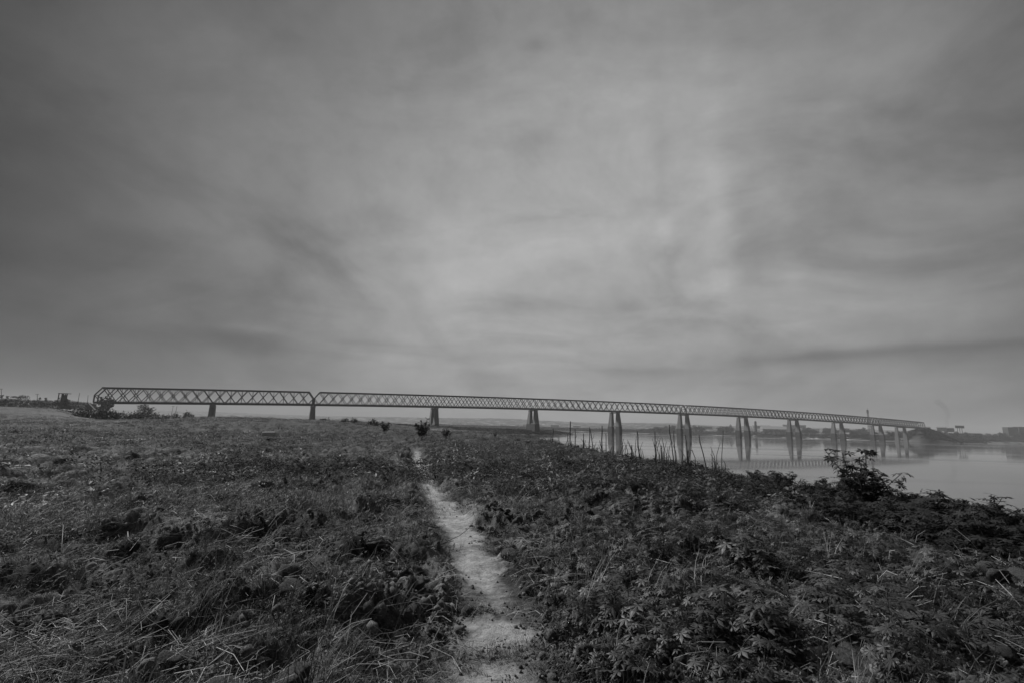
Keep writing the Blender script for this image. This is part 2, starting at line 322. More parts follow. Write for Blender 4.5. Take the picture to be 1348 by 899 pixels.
q4 = np.vstack([Q, fan]); me = npmesh('ground', V, Q, MT['ground'], dict(path=fl(PM), veg=fl(vegm), far=fl(sm(600, 1200, rr_)), pale=fl(palem)))
tag(link('ground', me), kind='structure')
wm = MB(); wm.add([(-6900, -6900, 0), (6900, -6900, 0), (6900, 6900, 0), (-6900, 6900, 0)], [(0, 1, 2, 3)])
tag(link('river', wm.mesh('river', MT['water'])), kind='structure')
# ------------------------------------------------------------------ bridge
HT = 13.0; HWID = 5.6
def bp(s, v=0., dz=0.):
    return (BX+BDX*s-TY*v, BY+BDY*s+TX*v, bz(s)+dz)
bridge = link('truss_bridge', None, loc=(0, 0, 0))
tag(bridge, 'long steel lattice girder bridge on concrete piers crossing the whole river', 'bridge')
CELL = 130/14/130
members = []
units = [(SE0, 0., 19), (0., 4., 56), (4., 8., 56), (8., SE1, 19)]
verts_list = []; stuff = MB()
rel = lambda s: (BX+BDX*s)**2+(BY+BDY*s)**2
for (a, b, n) in units:
    gap = .004; A = a+gap; B = b-gap; c = (B-A)/n; h = HT-.0
    lo, hi = 1.1, 1.1+HT-.4
    for sgn in (-1, 1):
        v = sgn*HWID
        mt = MB(); mb_ = MB(); s0 = A+.5*c; s1_ = B-.5*c
        k = max(1, int((s1_-s0)/CELL/1))
        for q in range(k):
            ss, se = s0+(s1_-s0)*q/k, s0+(s1_-s0)*(q+1)/k; mt.beam(bp(ss, v, hi), bp(se, v, hi), .9, 1.1)
        k = n
        for q in range(k): mb_.beam(bp(A+(B-A)*q/k, v, lo-.2), bp(A+(B-A)*(q+1)/k, v, lo-.2), .9, 1.9)
        link('top_chord', mt.mesh('top_chord', MT['steel']), bridge); link('bottom_chord', mb_.mesh('bottom_chord', MT['steel']), bridge)
        mid = (lo+hi)/2
        for e0, e1 in ((A+.0*c, s0), (B, s1_)):
            link('end_post', MB().beam(bp(e0, v, lo), bp(e0, v, mid), .8, .8).mesh('end_post', MT['steel']), bridge)
            link('end_raker', MB().beam(bp(e0, v, mid), bp(e1, v, hi), .8, .9).mesh('end_raker', MT['steel']), bridge)
            link('end_brace', MB().beam(bp(e0, v, mid-.2), bp(e1, v, lo), .5, .5).mesh('end_brace', MT['steel']), bridge)
        for q in range(n-1):
            x0, x1 = s0+c*q, s0+c*(q+1); xm = (x0+x1)/2
            members.append((rel(xm), 'diagonal', bp(x0, v, lo), bp(x1, v, hi), .68)); members.append((rel(xm), 'diagonal', bp(x0, v+.02, hi), bp(x1, v+.02, lo), .68))
            members.append((rel(xm), 'hanger', bp(xm, v, lo), bp(xm, v, hi), .26))
    # deck, cross girders, top bracing, portals
    dk = MB()
    for q in range(n): dk.beam(bp(A+(B-A)*q/n, 0, 1.3), bp(A+(B-A)*(q+1)/n, 0, 1.3), HWID*2-1, .45)
    link('deck', dk.mesh('deck', MT['asphalt']), bridge)
    tb = MB(); gd = MB()
    for q in range(n):
        x = s0+c*q if q < n else B; tb.beam(bp(x, -HWID, hi), bp(x, HWID, hi), .35, .4); gd.beam(bp(x, -HWID, .75), bp(x, HWID, .75), .4, .7)
        if q < n-1 and q % 2 == 0: tb.beam(bp(x, -HWID, hi+.02), bp(x+c, HWID, hi+.02), .2, .25)
        elif q < n-1: tb.beam(bp(x, HWID, hi+.02), bp(x+c, -HWID, hi+.02), .2, .25)
    tag(link('top_bracing', tb.mesh('top_bracing', MT['steel']), bridge), kind='stuff'); tag(link('cross_girders', gd.mesh('cross_girders', MT['steel']), bridge), kind='stuff')
    for x, x2 in ((A, s0), (B, s1_)):
        link('portal_strut', MB().beam(bp(x, -HWID, mid), bp(x, HWID, mid), .5, .7).mesh('portal_strut', MT['steel']), bridge)
        link('portal_head', MB().beam(bp(x2, -HWID, hi), bp(x2, HWID, hi), .8, 1.2).mesh('portal_head', MT['steel']), bridge)
for kind, lim in (('diagonal', 300), ('hanger', 150)):
    ms = sorted([q for q in members if q[1] == kind], key=lambda q: q[0])
    for r_, k_, a, b, wd in ms[:lim]: link(kind, MB().beam(a, b, wd, wd*.8).mesh(kind, MT['steel']), bridge)
    for r_, k_, a, b, wd in ms[lim:]: stuff.beam(a, b, wd, wd*.8)
tag(link('far_lattice', stuff.mesh('far_lattice', MT['steel']), bridge), kind='stuff')
def railing(sgn):
    mb = MB()
    for (a, b, n) in units:
        for q in range(n): mb.beam(bp(a+(b-a)*q/n, sgn*(HWID-.8), 2.5), bp(a+(b-a)*(q+1)/n, sgn*(HWID-.8), 2.5), .12, .12); mb.beam(bp(a+(b-a)*(q+.5)/n, sgn*(HWID-.8), 1.5), bp(a+(b-a)*(q+.5)/n, sgn*(HWID-.8), 2.5), .12, .12)
    return mb
for sg in (-1, 1): tag(link('railing', railing(sg).mesh('railing', MT['steel']), bridge))
# piers: two raking columns joined at cap and waist, on a pedestal
def frame4(s, v0, v1, u0, u1, z): return [(BX+BDX*s+TX*u-TY*v, BY+BDY*s+TY*u+TX*v, z) for u, v in ((u0, v0), (u1, v0), (u1, v1), (u0, v1))]
F6 = [(0, 3, 2, 1), (4, 5, 6, 7), (0, 1, 5, 4), (1, 2, 6, 5), (2, 3, 7, 6), (3, 0, 4, 7)]
def taper(s, z0, z1, a, b): return MB().add(frame4(s, a[0], a[1], -a[2], a[2], z0)+frame4(s, b[0], b[1], -b[2], b[2], z1), F6)
def pier(s, solid=False):
    zt = bz(s)-.6; gx, gy, _ = bp(s); zg = min(g(gx, gy), g(gx+12, gy), g(gx-8, gy-8))-2
    P = link('pier', None, bridge)
    water = 1.5 < s < 8.3; zp = 12.5 if s > 1.5 else (8.4 if s > .5 else zg+1.5)
    if s > 8.3: zp = zg+2
    if solid:
        link('column', taper(s, zg, zt, (-6.8, 6.8, 2.6), (-6.2, 6.2, 2.2)).mesh('column', MT['concrete']), P)
    else:
        for sg in (-1, 1):
            a = sorted((sg*4.1, sg*11.9)); b = sorted((sg*4.7, sg*9.1))
            link('column', taper(s, zp, zt-1.0, (*a, 2.5), (*b, 1.6)).mesh('column', MT['concrete']), P)
        link('waist_beam', taper(s, zp-.1, zp+1.2, (-4.6, 4.6, 1.2), (-4.6, 4.6, 1.2)).mesh('waist_beam', MT['concrete']), P)
        if s > 2.5 or s < .5:
            for sg in (-1, 1):
                a = sorted((sg*3.9, sg*12.5)); link('pedestal', taper(s, zg, zp, (*a, 2.5), (*a, 2.4)).mesh('pedestal', MT['footing']), P)
        else: link('pedestal', taper(s, zg, zp, (-11.5, 11.5, 3.6), (-10.9, 10.9, 3.3)).mesh('pedestal', MT['footing']), P)
    link('cap', taper(s, zt-1.05, zt, (-9.2, 9.2, 1.8), (-9.2, 9.2, 2.1)).mesh('cap', MT['concrete']), P)
    for sg in (-1, 1):
        for u in (-1, 1): bm_ = MB(); bm_.add(frame4(s, sg*HWID-.7, sg*HWID+.7, u*1.2-.6, u*1.2+.6, zt)+frame4(s, sg*HWID-.5, sg*HWID+.5, u*1.2-.5, u*1.2+.5, bz(s)+.1), F6); link('bearing', bm_.mesh('bearing', MT['steel']), P)
pier(-.679, True); pier(0)
for s in range(1, 9): pier(s)
pier(8.68)
for s, e in ((SE0, -1), (SE1, 1)):
    gx, gy, gz = bp(s); link('abutment', taper(s+e*.02, 4 if e < 0 else 3, bz(s)-.05, (-7.5, 7.5, 2.5), (-7.5, 7.5, 2.5)).mesh('abutment', MT['concrete']), bridge)
# road along the left embankment
rd = MB()
for k in range(40):
    s0, s1_ = SE0-.012-.08*(k+1), SE0-.012-.08*k
    rd.add([bp(s0, -4, 0)[:2]+(bz(SE0)+.84,), bp(s1_, -4, 0)[:2]+(bz(SE0)+.84,), bp(s1_, 4, 0)[:2]+(bz(SE0)+.84,), bp(s0, 4, 0)[:2]+(bz(SE0)+.84,)], [(0, 1, 2, 3)])
tag(link('road', rd.mesh('road', MT['asphalt'])), kind='structure')
# ------------------------------------------------------------------ plants: leaf shapes
def rotm(yaw, pitch, roll=0): return (Matrix.Rotation(yaw, 3, 'Z') @ Matrix.Rotation(pitch, 3, 'Y') @ Matrix.Rotation(roll, 3, 'X'))
def palmate(mb, c, Rm, size, nl=6, rd_=random):
    c = Vector(c)
    for k in range(nl):
        a = (k-(nl-1)/2)*(2*math.pi*.82/nl)+rd_.uniform(-.1, .1); L = size*(1-.28*abs(k-(nl-1)/2)/(nl/2))*rd_.uniform(.85, 1.1); w_ = L*.17; dr = rd_.uniform(.1, .45)
        ca, sa = math.cos(a), math.sin(a)
        loc = [(0, 0, 0), (L*.55, -w_, -dr*L*.12), (L*.55, 0, .03*L-dr*L*.12), (L*.55, w_, -dr*L*.12), (L, 0, -dr*L*.5)]
        vv = [c+Rm @ Vector((x*ca-y*sa, x*sa+y*ca, z)) for x, y, z in loc]
        mb.add(vv, [(0, 1, 2), (0, 2, 3), (1, 4, 2), (2, 4, 3)])
def oval(mb, c, Rm, L, W=.4):
    c = Vector(c); vv = [c+Rm @ Vector(q) for q in ((0, 0, 0), (L*.45, -L*W/2, -.02*L), (L, 0, -.12*L), (L*.45, L*W/2, -.02*L))]
    mb.add(vv, [(0, 1, 2, 3)])
def blade(mb, c, yaw, L, w_, lean, seg=3):
    c = Vector(c); dx_, dy_ = math.cos(yaw), math.sin(yaw); px_, py_ = -dy_, dx_; vv = []; x = 0; z = 0; a = math.pi/2-lean*.4
    for q in range(seg+1):
        ww = w_*(1-q/seg*.85)/2; vv += [c+Vector((dx_*x-px_*ww, dy_*x-py_*ww, z)), c+Vector((dx_*x+px_*ww, dy_*x+py_*ww, z))]
        x += math.cos(a)*L/seg; z += math.sin(a)*L/seg; a -= lean/seg*1.5
    mb.add(vv, [(2*q, 2*q+1, 2*q+3, 2*q+2) for q in range(seg)])
def shrub(seed, h, spread, nb, nleaf, ls, mat='edgeleaf', up=.6):
    r = random.Random(seed); st_ = MB(); fo = MB()
    for k in range(nb):
        yaw = 2*math.pi*k/nb+r.uniform(-.4, .4); ln = h*r.uniform(.6, 1.0); out = spread*r.uniform(.35, 1.)
        pts = [(0, 0, -.05)]
        for q in (.35, .7, 1.): pts.append((math.cos(yaw)*out*q**1.3+r.uniform(-.03, .03), math.sin(yaw)*out*q**1.3+r.uniform(-.03, .03), ln*q))
        st_.tube(pts, .011*max(h, .5), .004*max(h, .5), 5)
        for l in range(nleaf):
            q = r.uniform(.25, 1.0)**.7; i0 = min(int(q*3), 2); f = q*3-i0; a = Vector(pts[i0]); b = Vector(pts[i0+1]); c0 = a.lerp(b, min(f, 1))
            ya = r.uniform(0, 2*math.pi); pl = r.uniform(.5, 1.3)*ls*1.0; el = r.uniform(-.1, 1.0); tip = c0+Vector((math.cos(ya)*math.cos(el), math.sin(ya)*math.cos(el), math.sin(el)*.8))*pl
            st_.beam(c0, tip, .0035, .0035)
            palmate(fo, tip, rotm(ya, r.uniform(-.3, 1.25), r.uniform(-.6, .6)), ls*r.uniform(.7, 1.15), r.choice((5, 6, 7)), r)
    return st_.mesh('stems', MT['bark']), fo.mesh('foliage', MT[mat])
def tree_mesh(seed, w_, h, trunk=.35, n=520, ls=.9):
    r = random.Random(seed); fo = MB(); tr = MB()
    tr.tube([(0, 0, -.5), (r.uniform(-.2, .2), 0, h*trunk), (r.uniform(-.4, .4), .2, h*.75)], h*.035, h*.012, 6)
    cl = []
    for k in range(9):
        a = r.uniform(0, 6.28); rad = r.uniform(.15, .62)*w_/2; cz = h*(trunk+(1-trunk)*r.uniform(.25, .8)); cl.append((math.cos(a)*rad, math.sin(a)*rad, cz, r.uniform(.28, .45)*w_/2))
        tr.tube([(0, 0, h*trunk*.8), (math.cos(a)*rad*.6, math.sin(a)*rad*.6, (h*trunk+cz)/2), (math.cos(a)*rad, math.sin(a)*rad, cz)], h*.014, h*.005, 4)
    for k in range(n):
        cx_, cy_, cz, cr = r.choice(cl); v = Vector((r.gauss(0, 1), r.gauss(0, 1), r.gauss(0, 1))).normalized()*cr*r.uniform(.55, 1.05); v.z *= .75
        oval(fo, Vector((cx_, cy_, min(cz+v.z, h)))+Vector((v.x, v.y, 0)), rotm(r.uniform(0, 6.28), r.uniform(-1, 1), r.uniform(-1, 1)), ls*r.uniform(.6, 1.3), .7)
    return tr.mesh('trunk', MT['bark']), fo.mesh('crown', MT['fartree'])
def place(name, meshes, parts, loc, scale, rz, label, cat, group=None):
    e = link(name, None, loc=loc); e.scale = scale if isinstance(scale, tuple) else (scale,)*3; e.rotation_euler = (0, 0, rz); tag(e, label, cat, group)
    for me_, pn in zip(meshes, parts): link(pn, me_, e)
    return e
# ------------------------------------------------------------------ shrubs along the bank edge
SH = [shrub(10+k, .75, .45, 10, 20, .095) for k in range(5)]
SHT = shrub(40, 1.15, .52, 13, 19, .10); SHS = [shrub(50+k, .42, .3, 5, 7, .12) for k in range(4)]
def gp(px, py, D):     # ground point under a pixel column at ground distance D (forward)
    d = ray(px, py); x = d[0]/d[1]*D; return x, D, g(x, D)
def lm(px):
    for lim, t_ in ((700, 'toward the marshy spit'), (745, 'in front of the solid-footed pier'), (790, 'below the left group of stakes'), (830, 'below the first twin-column pier in the water'), (875, 'below the open water between two piers'), (925, 'below the tall leaning stakes'), (965, 'below the rightmost stakes'), (1010, 'below the third twin pier'), (1062, 'below the fourth twin pier'), (1100, 'just left of the tall open shrub'), (1160, 'at the foot of the tall open shrub'), (1215, 'just right of the tall open shrub'), (1285, 'against the open water at right'), (9999, 'close to the right edge of the photo')):
        if px < lim: return t_
def farlm(px):
    for lim, t_ in ((860, 'behind the first twin pier in the water'), (900, 'left of the second twin pier'), (940, 'just right of the second twin pier'), (975, 'left of the silo'), (1010, 'below the silo'), (1045, 'in front of the pale warehouse'), (1090, 'between the fourth and fifth twin piers'), (1125, 'behind the fifth twin pier'), (1165, 'near the radio mast'), (1200, 'under the last bridge span'), (1235, 'at the bridge end'), (1258, 'below the smoke plume'), (1290, 'under the billboard'), (1322, 'left of the flat-roofed buildings'), (9999, 'below the flat-roofed buildings')):
        if px < lim: return t_
def shrub_at(px, ytop, D, mi, hm, name='cassava_shrub', label='', group=None, wide=1., meshes=None):
    p_ = at(px, ytop, D); x, y = p_[0], p_[1]; z = g(x, y); hh = max(p_[2]-z, .2); s = hh/hm
    return place(name, meshes or SH[mi % 5], ('stem', 'foliage'), (x, y, z), (s*wide, s*wide, s), px*.37 % 6.28, label, 'shrub', group)
shrub_at(1128, 588, 11.2, 0, 1.2, 'tall_shrub', 'tall open shrub with drooping leafy branches standing above the others before the water', wide=1.3, meshes=SHT)
crestline = [(760, 585, 40), (780, 588, 38), (800, 592, 36), (822, 597, 33), (842, 601, 30), (862, 603, 28), (885, 604, 26), (905, 604, 24), (922, 606, 22.5), (940, 610, 20), (958, 612, 19), (975, 615, 18), (992, 612, 17.5), (1010, 618, 16.5), (1030, 614, 15.5), (1050, 624, 14.5), (1068, 620, 13.6), (1090, 626, 12.8), (1110, 628, 12.2), (1150, 632, 11.2), (1172, 632, 10.8), (1190, 640, 10.4), (1212, 642, 10), (1232, 642, 9.6), (1252, 645, 9.3), (1276, 643, 9.0), (1300, 645, 8.8), (1322, 662, 8.6), (1345, 663, 8.2), (1365, 665, 8.0)]
special = {1068: 'rounded dark shrub on the bank edge left of the tall open shrub', 1030: 'leafy shrub whose arching branch tip hangs over the water view', 1345: 'dark shrub cut by the right edge of the photo before the water', 1300: 'broad dark shrub with drooping leaf tips on the bank at far right', 1252: 'dense dark shrub on the bank left of the broad drooping one', 760: 'first leafy shrub of the bank edge beside the nearest group of stakes'}
for k, (px, yt, D) in enumerate(crestline):
    shrub_at(px, yt+(random.uniform(-3, 3) if px < 1000 else random.uniform(-8, 5))+np.interp(px, [880, 960, 1100, 1200], [0, 5, 4, 0]), D, k, .86, label=special.get(px, 'leafy shrub in the bank edge row '+lm(px)), group=None if px in special else 'cassava shrubs along the bank edge', wide=random.uniform(1.0, 1.4))
# second, lower row nearer the camera and further up the bank to the left
row2 = []
for k in range(46):
    px = 620+k*16+random.uniform(-8, 8); yc = np.interp(px, [600, 700, 760, 905, 1050, 1200, 1348], [566, 578, 592, 612, 632, 650, 676]); D = np.interp(px, [600, 700, 760, 905, 1050, 1200, 1348], [90, 52, 34, 20, 12.5, 9, 7.2])*random.uniform(.8, .97)
    shrub_at(px, yc+random.uniform(0, 14), D, k+2, .86, label='low shrub behind the edge row, '+lm(px), group='low cassava shrubs inside the bank edge', wide=random.uniform(1.2, 1.8))
# small bushes and the lone plants on the field's skyline
shrub_at(557, 547, 48, 1, .86, 'lone_shrub', 'lone upright shrub with a loose round crown just left of a bridge pier', wide=.7)
shrub_at(508, 549, 60, 2, .95, 'lone_shrub', 'small shrub with a tilted top on the field skyline between two piers', wide=.7)
shrub_at(588, 558, 50, 3, 1.0, 'lone_shrub', 'low spreading shrub right of the lone upright shrub below the pier', wide=.8)
shrub_at(652, 566, 60, 3, 1.0, 'lone_shrub', 'small knobbly shrub at the bank edge right of the pier', wide=.6)
# foreground cassava plants with separate leaves
LEAF = []
for k in range(4):
    mb = MB(); palmate(mb, (0, 0, 0), rotm(0, 0), 1.0, (5, 6, 7, 6)[k], random.Random(90+k)); LEAF.append(mb.mesh('leaf', MT['leaf']))
def cassava(seed, x, y, h, nl, ls, label, group):
    r = random.Random(seed); z = g(x, y); e = link('cassava_plant', None, loc=(x, y, z-.02)); tag(e, label, 'plant', group)
    st_ = MB(); top = Vector((r.uniform(-.1, .1)*h, r.uniform(-.1, .1)*h, h*.8)); st_.tube([(0, 0, 0), top*.5+Vector((.01, 0, 0)), top], .007, .003, 6)
    tips = []
    for k in range(nl):
        q = r.uniform(.35, 1); c0 = top*q; ya = k*2.4+r.uniform(-.3, .3); el = r.uniform(.0, .8)*(q+.2); tip = c0+Vector((math.cos(ya)*math.cos(el), math.sin(ya)*math.cos(el), math.sin(el)))*ls*r.uniform(.8, 1.5)
        st_.tube([c0, (c0+tip)/2+Vector((0, 0, .01)), tip], .0022, .0014, 4); tips.append((tip, ya))
    link('stem', st_.mesh('stem', MT['bark']), e)
    for tip, ya in tips:
        l = link('leaf', LEAF[r.randrange(4)], e, tip); l.rotation_euler = (r.uniform(-.35, .35), r.uniform(-.15, .6), ya); l.scale = (ls*r.uniform(.75, 1.15),)*3
for k, (px, py, h, lab) in enumerate([(818, 838, .22, 'low leafy plant left of the large sunken soil clod'), (856, 872, .24, 'leafy plant with pale pointed leaflets just below the large soil clod'), (808, 890, .18, 'small leafy plant at the bottom edge with drooping leaflets'), (944, 838, .24, 'leafy plant right of the large round soil clod'), (1008, 838, .24, 'leafy plant with bright star shaped leaves in the lower right'), (1018, 872, .22, 'dark leafy plant below the one with bright star shaped leaves'), (838, 905, .2, 'leafy plant cut by the bottom edge under the clod'), (960, 880, .22, 'spreading leafy plant near the bottom edge right of centre'), (1170, 745, .3, 'leafy plant on the right slope above the row of tilted clods'), (1060, 690, .34, 'leafy plant halfway up the right slope under the rounded shrub')]):
    q = hit(px, py); cassava(200+k, q[0], q[1], h, 16, .085, lab, None)
for k in range(42):
    px = random.uniform(760, 1345); py = random.uniform(np.interp(px, [760, 1345], [630, 690]), 860); q = hit(px, py)
    cassava(300+k, q[0], q[1], random.uniform(.2, .38), 14, random.uniform(.08, .11), 'young cassava plant %s the right slope, %s' % ('high on' if py < 710 else ('midway down' if py < 780 else 'low on'), lm(px)), 'young cassava plants on the right slope')
# ------------------------------------------------------------------ stakes standing at the water side
STK = [(728, 563, 584, 45, 3, 0), (736, 574, 596, 40, 3, 1), (747.5, 568, 597, 38, 3, 1), (751, 554, 584, 44, 4, 0), (757, 564, 584, 44, 3, 0), (768, 570, 586, 42, 3, 0), (776, 562, 588, 40, 3, 0), (776.5, 563, 592, 38, 3, 5), (789.5, 579, 594, 36, 3, 3), (792.5, 560, 596, 36, 4, .6), (797.5, 570, 600, 34, 3, .3), (808.5, 580, 603, 33, 3, -3), (819, 582, 606, 31, 2.5, 1), (831.5, 585, 604, 31, 4, -.4), (838.5, 567, 606, 30, 4.4, 3.6), (862, 567, 606, 27, 3.4, 1), (864, 580, 608, 26, 3, -2), (881, 558.5, 610, 24, 3.4, 5.5), (887, 566.5, 610, 24, 3, 2.2), (901.5, 572, 615, 22, 3.4, 6.5), (920, 572, 614, 21, 3.6, 9), (952, 566, 614, 19, 2.4, -2)]
slab = ['short upright stake leftmost in the group by the water', 'pale short stake standing low on the bank', 'pale thin stake right beside the tallest stake', 'tallest stake of the left group with a blunt top', 'thin stake just right of the tallest one', 'short thin stake near the middle of the left group', 'upright stake crossed at its foot by a leaning one', 'stake leaning right with its foot against an upright one', 'short leaning stake left of a blunt topped one', 'blunt topped upright stake in front of the pier\'s left side', 'thin straight stake touching the view of the pier\'s left column', 'leaning stake in front of the twin column pier', 'thin leaning stake in front of the pier\'s right column', 'short pale stub of a stake standing in front of open water', 'thick stake tilting left that stands alone against the water', 'slim forked stake with a kink halfway up', 'thin bent stake next to the slim forked one', 'tall stake leaning left in front of the fourth twin pier', 'companion stake just right of the tall leaning one', 'strongly leaning stake that meets a hooped stem at its foot', 'thick dark stake leaning left, well right of the pier', 'very thin straight stem, rightmost of the stakes']
for k, (px, yt, yb, D, tpx, lean) in enumerate(STK):
    tp = at(px, yt, D); bt = at(px+lean, yb, D); gz = g(bt[0], bt[1]); dr = (tp-bt)/(tp[2]-bt[2]); ft = bt+dr*(gz-.3-bt[2]); wd = tpx*.21*D/FPX
    pts = [ft]
    for q in (.3, .6, .85): pts.append(ft+(tp-ft)*q+np.array([random.uniform(-1, 1)*wd*.9, random.uniform(-1, 1)*wd, 0]))
    pts.append(tp); mb = MB(); mb.tube(pts, wd*1.05, wd*.7, 7)
    if k in (15, 7, 4, 19):
        a = np.array(pts[2]); mb.tube([a, a+np.array([.12, 0, .2]), a+np.array([.2, 0, .55])], wd*.5, wd*.3, 5)
    tag(link('stake', mb.mesh('stake', MT['palepole' if k in (1, 2, 13) else 'pole'], True)), slab[k], 'stake', 'wooden stakes along the river bank')
# hooped dry stem and thin dead reeds
mb = MB(); mb.tube([at(908, 617, 22), at(904, 603, 22), at(907, 592, 22), at(911, 592, 22), at(915, 602, 22), at(916, 617, 22)], .02, .015, 6); tag(link('hooped_stem', mb.mesh('hooped_stem', MT['pole'], True)), 'dark dry stem bent into a hoop between two leaning stakes', 'stem')
for k in range(64):
    px = random.choice([random.uniform(815, 880), random.uniform(865, 960), random.uniform(720, 810)]); D = float(np.interp(px, [720, 830, 960], [46, 31, 18.5]))
    yb = np.interp(px, [720, 830, 960], [590, 606, 618]); hh = random.uniform(14, 36)*(.6 if px < 800 else 1); ln = random.uniform(-10, 6)
    b0 = at(px, yb, D); b0[2] = g(b0[0], b0[1])-.1; t0 = at(px+ln, yb-hh, D); mid_ = at(px+ln*.25, yb-hh*.55, D)
    mb = MB(); mb.tube([b0, mid_, t0], .027*D/30, .012*D/30, 4)
    tag(link('dead_reed', mb.mesh('dead_reed', MT['pole'])), 'hair-thin curved dead reed stem rising among the river bank stakes', 'reed', 'dead reed stems among the stakes')
# ------------------------------------------------------------------ clods and stones
def rock(seed, n=3, flat=.6, jag=.22):
    r = np.random.default_rng(seed); import bmesh as bmm
    b = bmm.new(); bmm.ops.create_icosphere(b, subdivisions=n, radius=1); co = np.array([v.co[:] for v in b.verts])
    off = r.uniform(0, 50, 3); f = 1+jag*(fbm(co[:, 0]*1.3+off[0]+co[:, 2]*.9, co[:, 1]*1.3+off[1]-co[:, 2]*.7, 4, seed)-.5)*3.2
    for pl in range(7):
        nn = r.normal(size=3); nn /= np.linalg.norm(nn); d_ = co@nn; f = np.minimum(f, np.where(d_ > .55, .72/np.maximum(d_, .5), 9))
    f = f*(1+.6*(fbm(co[:, 0]*4+co[:, 2]*3.1+9, co[:, 1]*4-co[:, 2]*2.7+4, 4, seed+5)-.5)+.2*(np.abs(2*fbm(co[:, 0]*9+co[:, 2]*7, co[:, 1]*9-co[:, 2]*6, 2, seed+8)-1)))
    co = co*f[:, None]; co[:, 2] *= flat
    for v, c_ in zip(b.verts, co): v.co = c_
    me_ = bpy.data.meshes.new('clod'); b.to_mesh(me_); b.free(); me_.materials.append(MT['clod']); me_.polygons.foreach_set('use_smooth', [True]*len(me_.polygons)); return me_
RK = [rock(400+k, 4, .62) for k in range(6)]
clods = [(904, 836, 42, .75, 'largest rounded soil clod half sunk in the right foreground'), (843, 784, 20, .8, 'pale soil lump above the leafy plants in the right foreground'), (1135, 792, 26, .5, 'flat tilted clod, left of a pair, on the lower right slope'), (1160, 785, 28, .5, 'long slanting clod near the middle of the lower right slope'), (1192, 778, 30, .45, 'long slanting clod right of its twin on the lower right slope'), (1130, 815, 26, .6, 'rounded clod below the flat tilted pair at lower right'), (1195, 812, 36, .4, 'wide low soil slab under the two slanting clods'), (1290, 815, 36, .6, 'pitted soil lump at the far lower right'), (1052, 765, 20, .5, 'small flat pale clod on the middle of the right slope'), (897, 685, 16, .8, 'pale rounded stone lying high on the right field'), (890, 668, 14, .6, 'small stone just above the pale rounded one on the right field'), (776, 694, 16, .6, 'grey lump right of the thin upright reed stub'), (875, 696, 20, .4, 'flat slanting clod left of the pale rounded stone'), (905, 700, 18, .7, 'squarish clod right below the pale rounded stone'), (916, 722, 20, .8, 'dark upright clod above the leafy slope'), (808, 651, 12, .7, 'small pale stone near the top of the right field'), (110, 785, 24, .8, 'pointed pale clod in the left foreground'), (145, 786, 20, .7, 'rounded clod right of the pointed pale one in the left foreground'), (172, 822, 16, .6, 'small bright crumbly clod in the left foreground'), (190, 795, 14, .7, 'dark knobbly clod in the crumbled patch of the left foreground'), (388, 744, 12, .6, 'oval pale stone beside the dark hollow left of the path'), (518, 790, 12, .8, 'small clod beside the burrow-like hollow left of the path'), (536, 791, 10, .9, 'round pebble-like clod right beside the burrow-like hollow'), (430, 850, 22, .6, 'grey clod under the dry twigs left of the path'), (3, 830, 14, .7, 'pale stone cut by the left edge of the photo'), (1075, 680, 12, .6, 'small stone under the bank edge shrubs at centre right')]
for k, (px, py, wpx, fl_, lab) in enumerate(clods):
    q = hit(px, py); dd = np.linalg.norm(q-np.array([0, 0, EYE])); s = wpx/2*dd/FPX*.8
    o = link('soil_clod', RK[k % 6], None, (q[0], q[1], g(q[0], q[1])+s*fl_*.1)); o.scale = (s, s*.8, s*fl_); o.rotation_euler = (random.uniform(-.3, .3), random.uniform(-.3, .3), k*1.3); tag(o, lab, 'clod', 'soil clods and stones on the field')
q = hit(355, 578); mb = MB(); mb.add([(-.45, -.2, 0), (.4, -.25, 0), (.45, .2, 0), (-.4, .22, 0), (-.4, -.16, .3), (.38, -.2, .33), (.36, .15, .3), (-.35, .16, .27)], [(0, 3, 2, 1), (4, 5, 6, 7), (0, 1, 5, 4), (1, 2, 6, 5), (2, 3, 7, 6), (3, 0, 4, 7)])
o = link('white_sack', mb.mesh('white_sack', MT['white']), None, (q[0], q[1], q[2]+.25)); o.scale = (1.4, 1.4, 1.1); tag(o, 'small whitish block lying far out on the field left of the path', 'block')
bv = o.modifiers.new('b', 'BEVEL'); bv.width = .07; bv.segments = 2
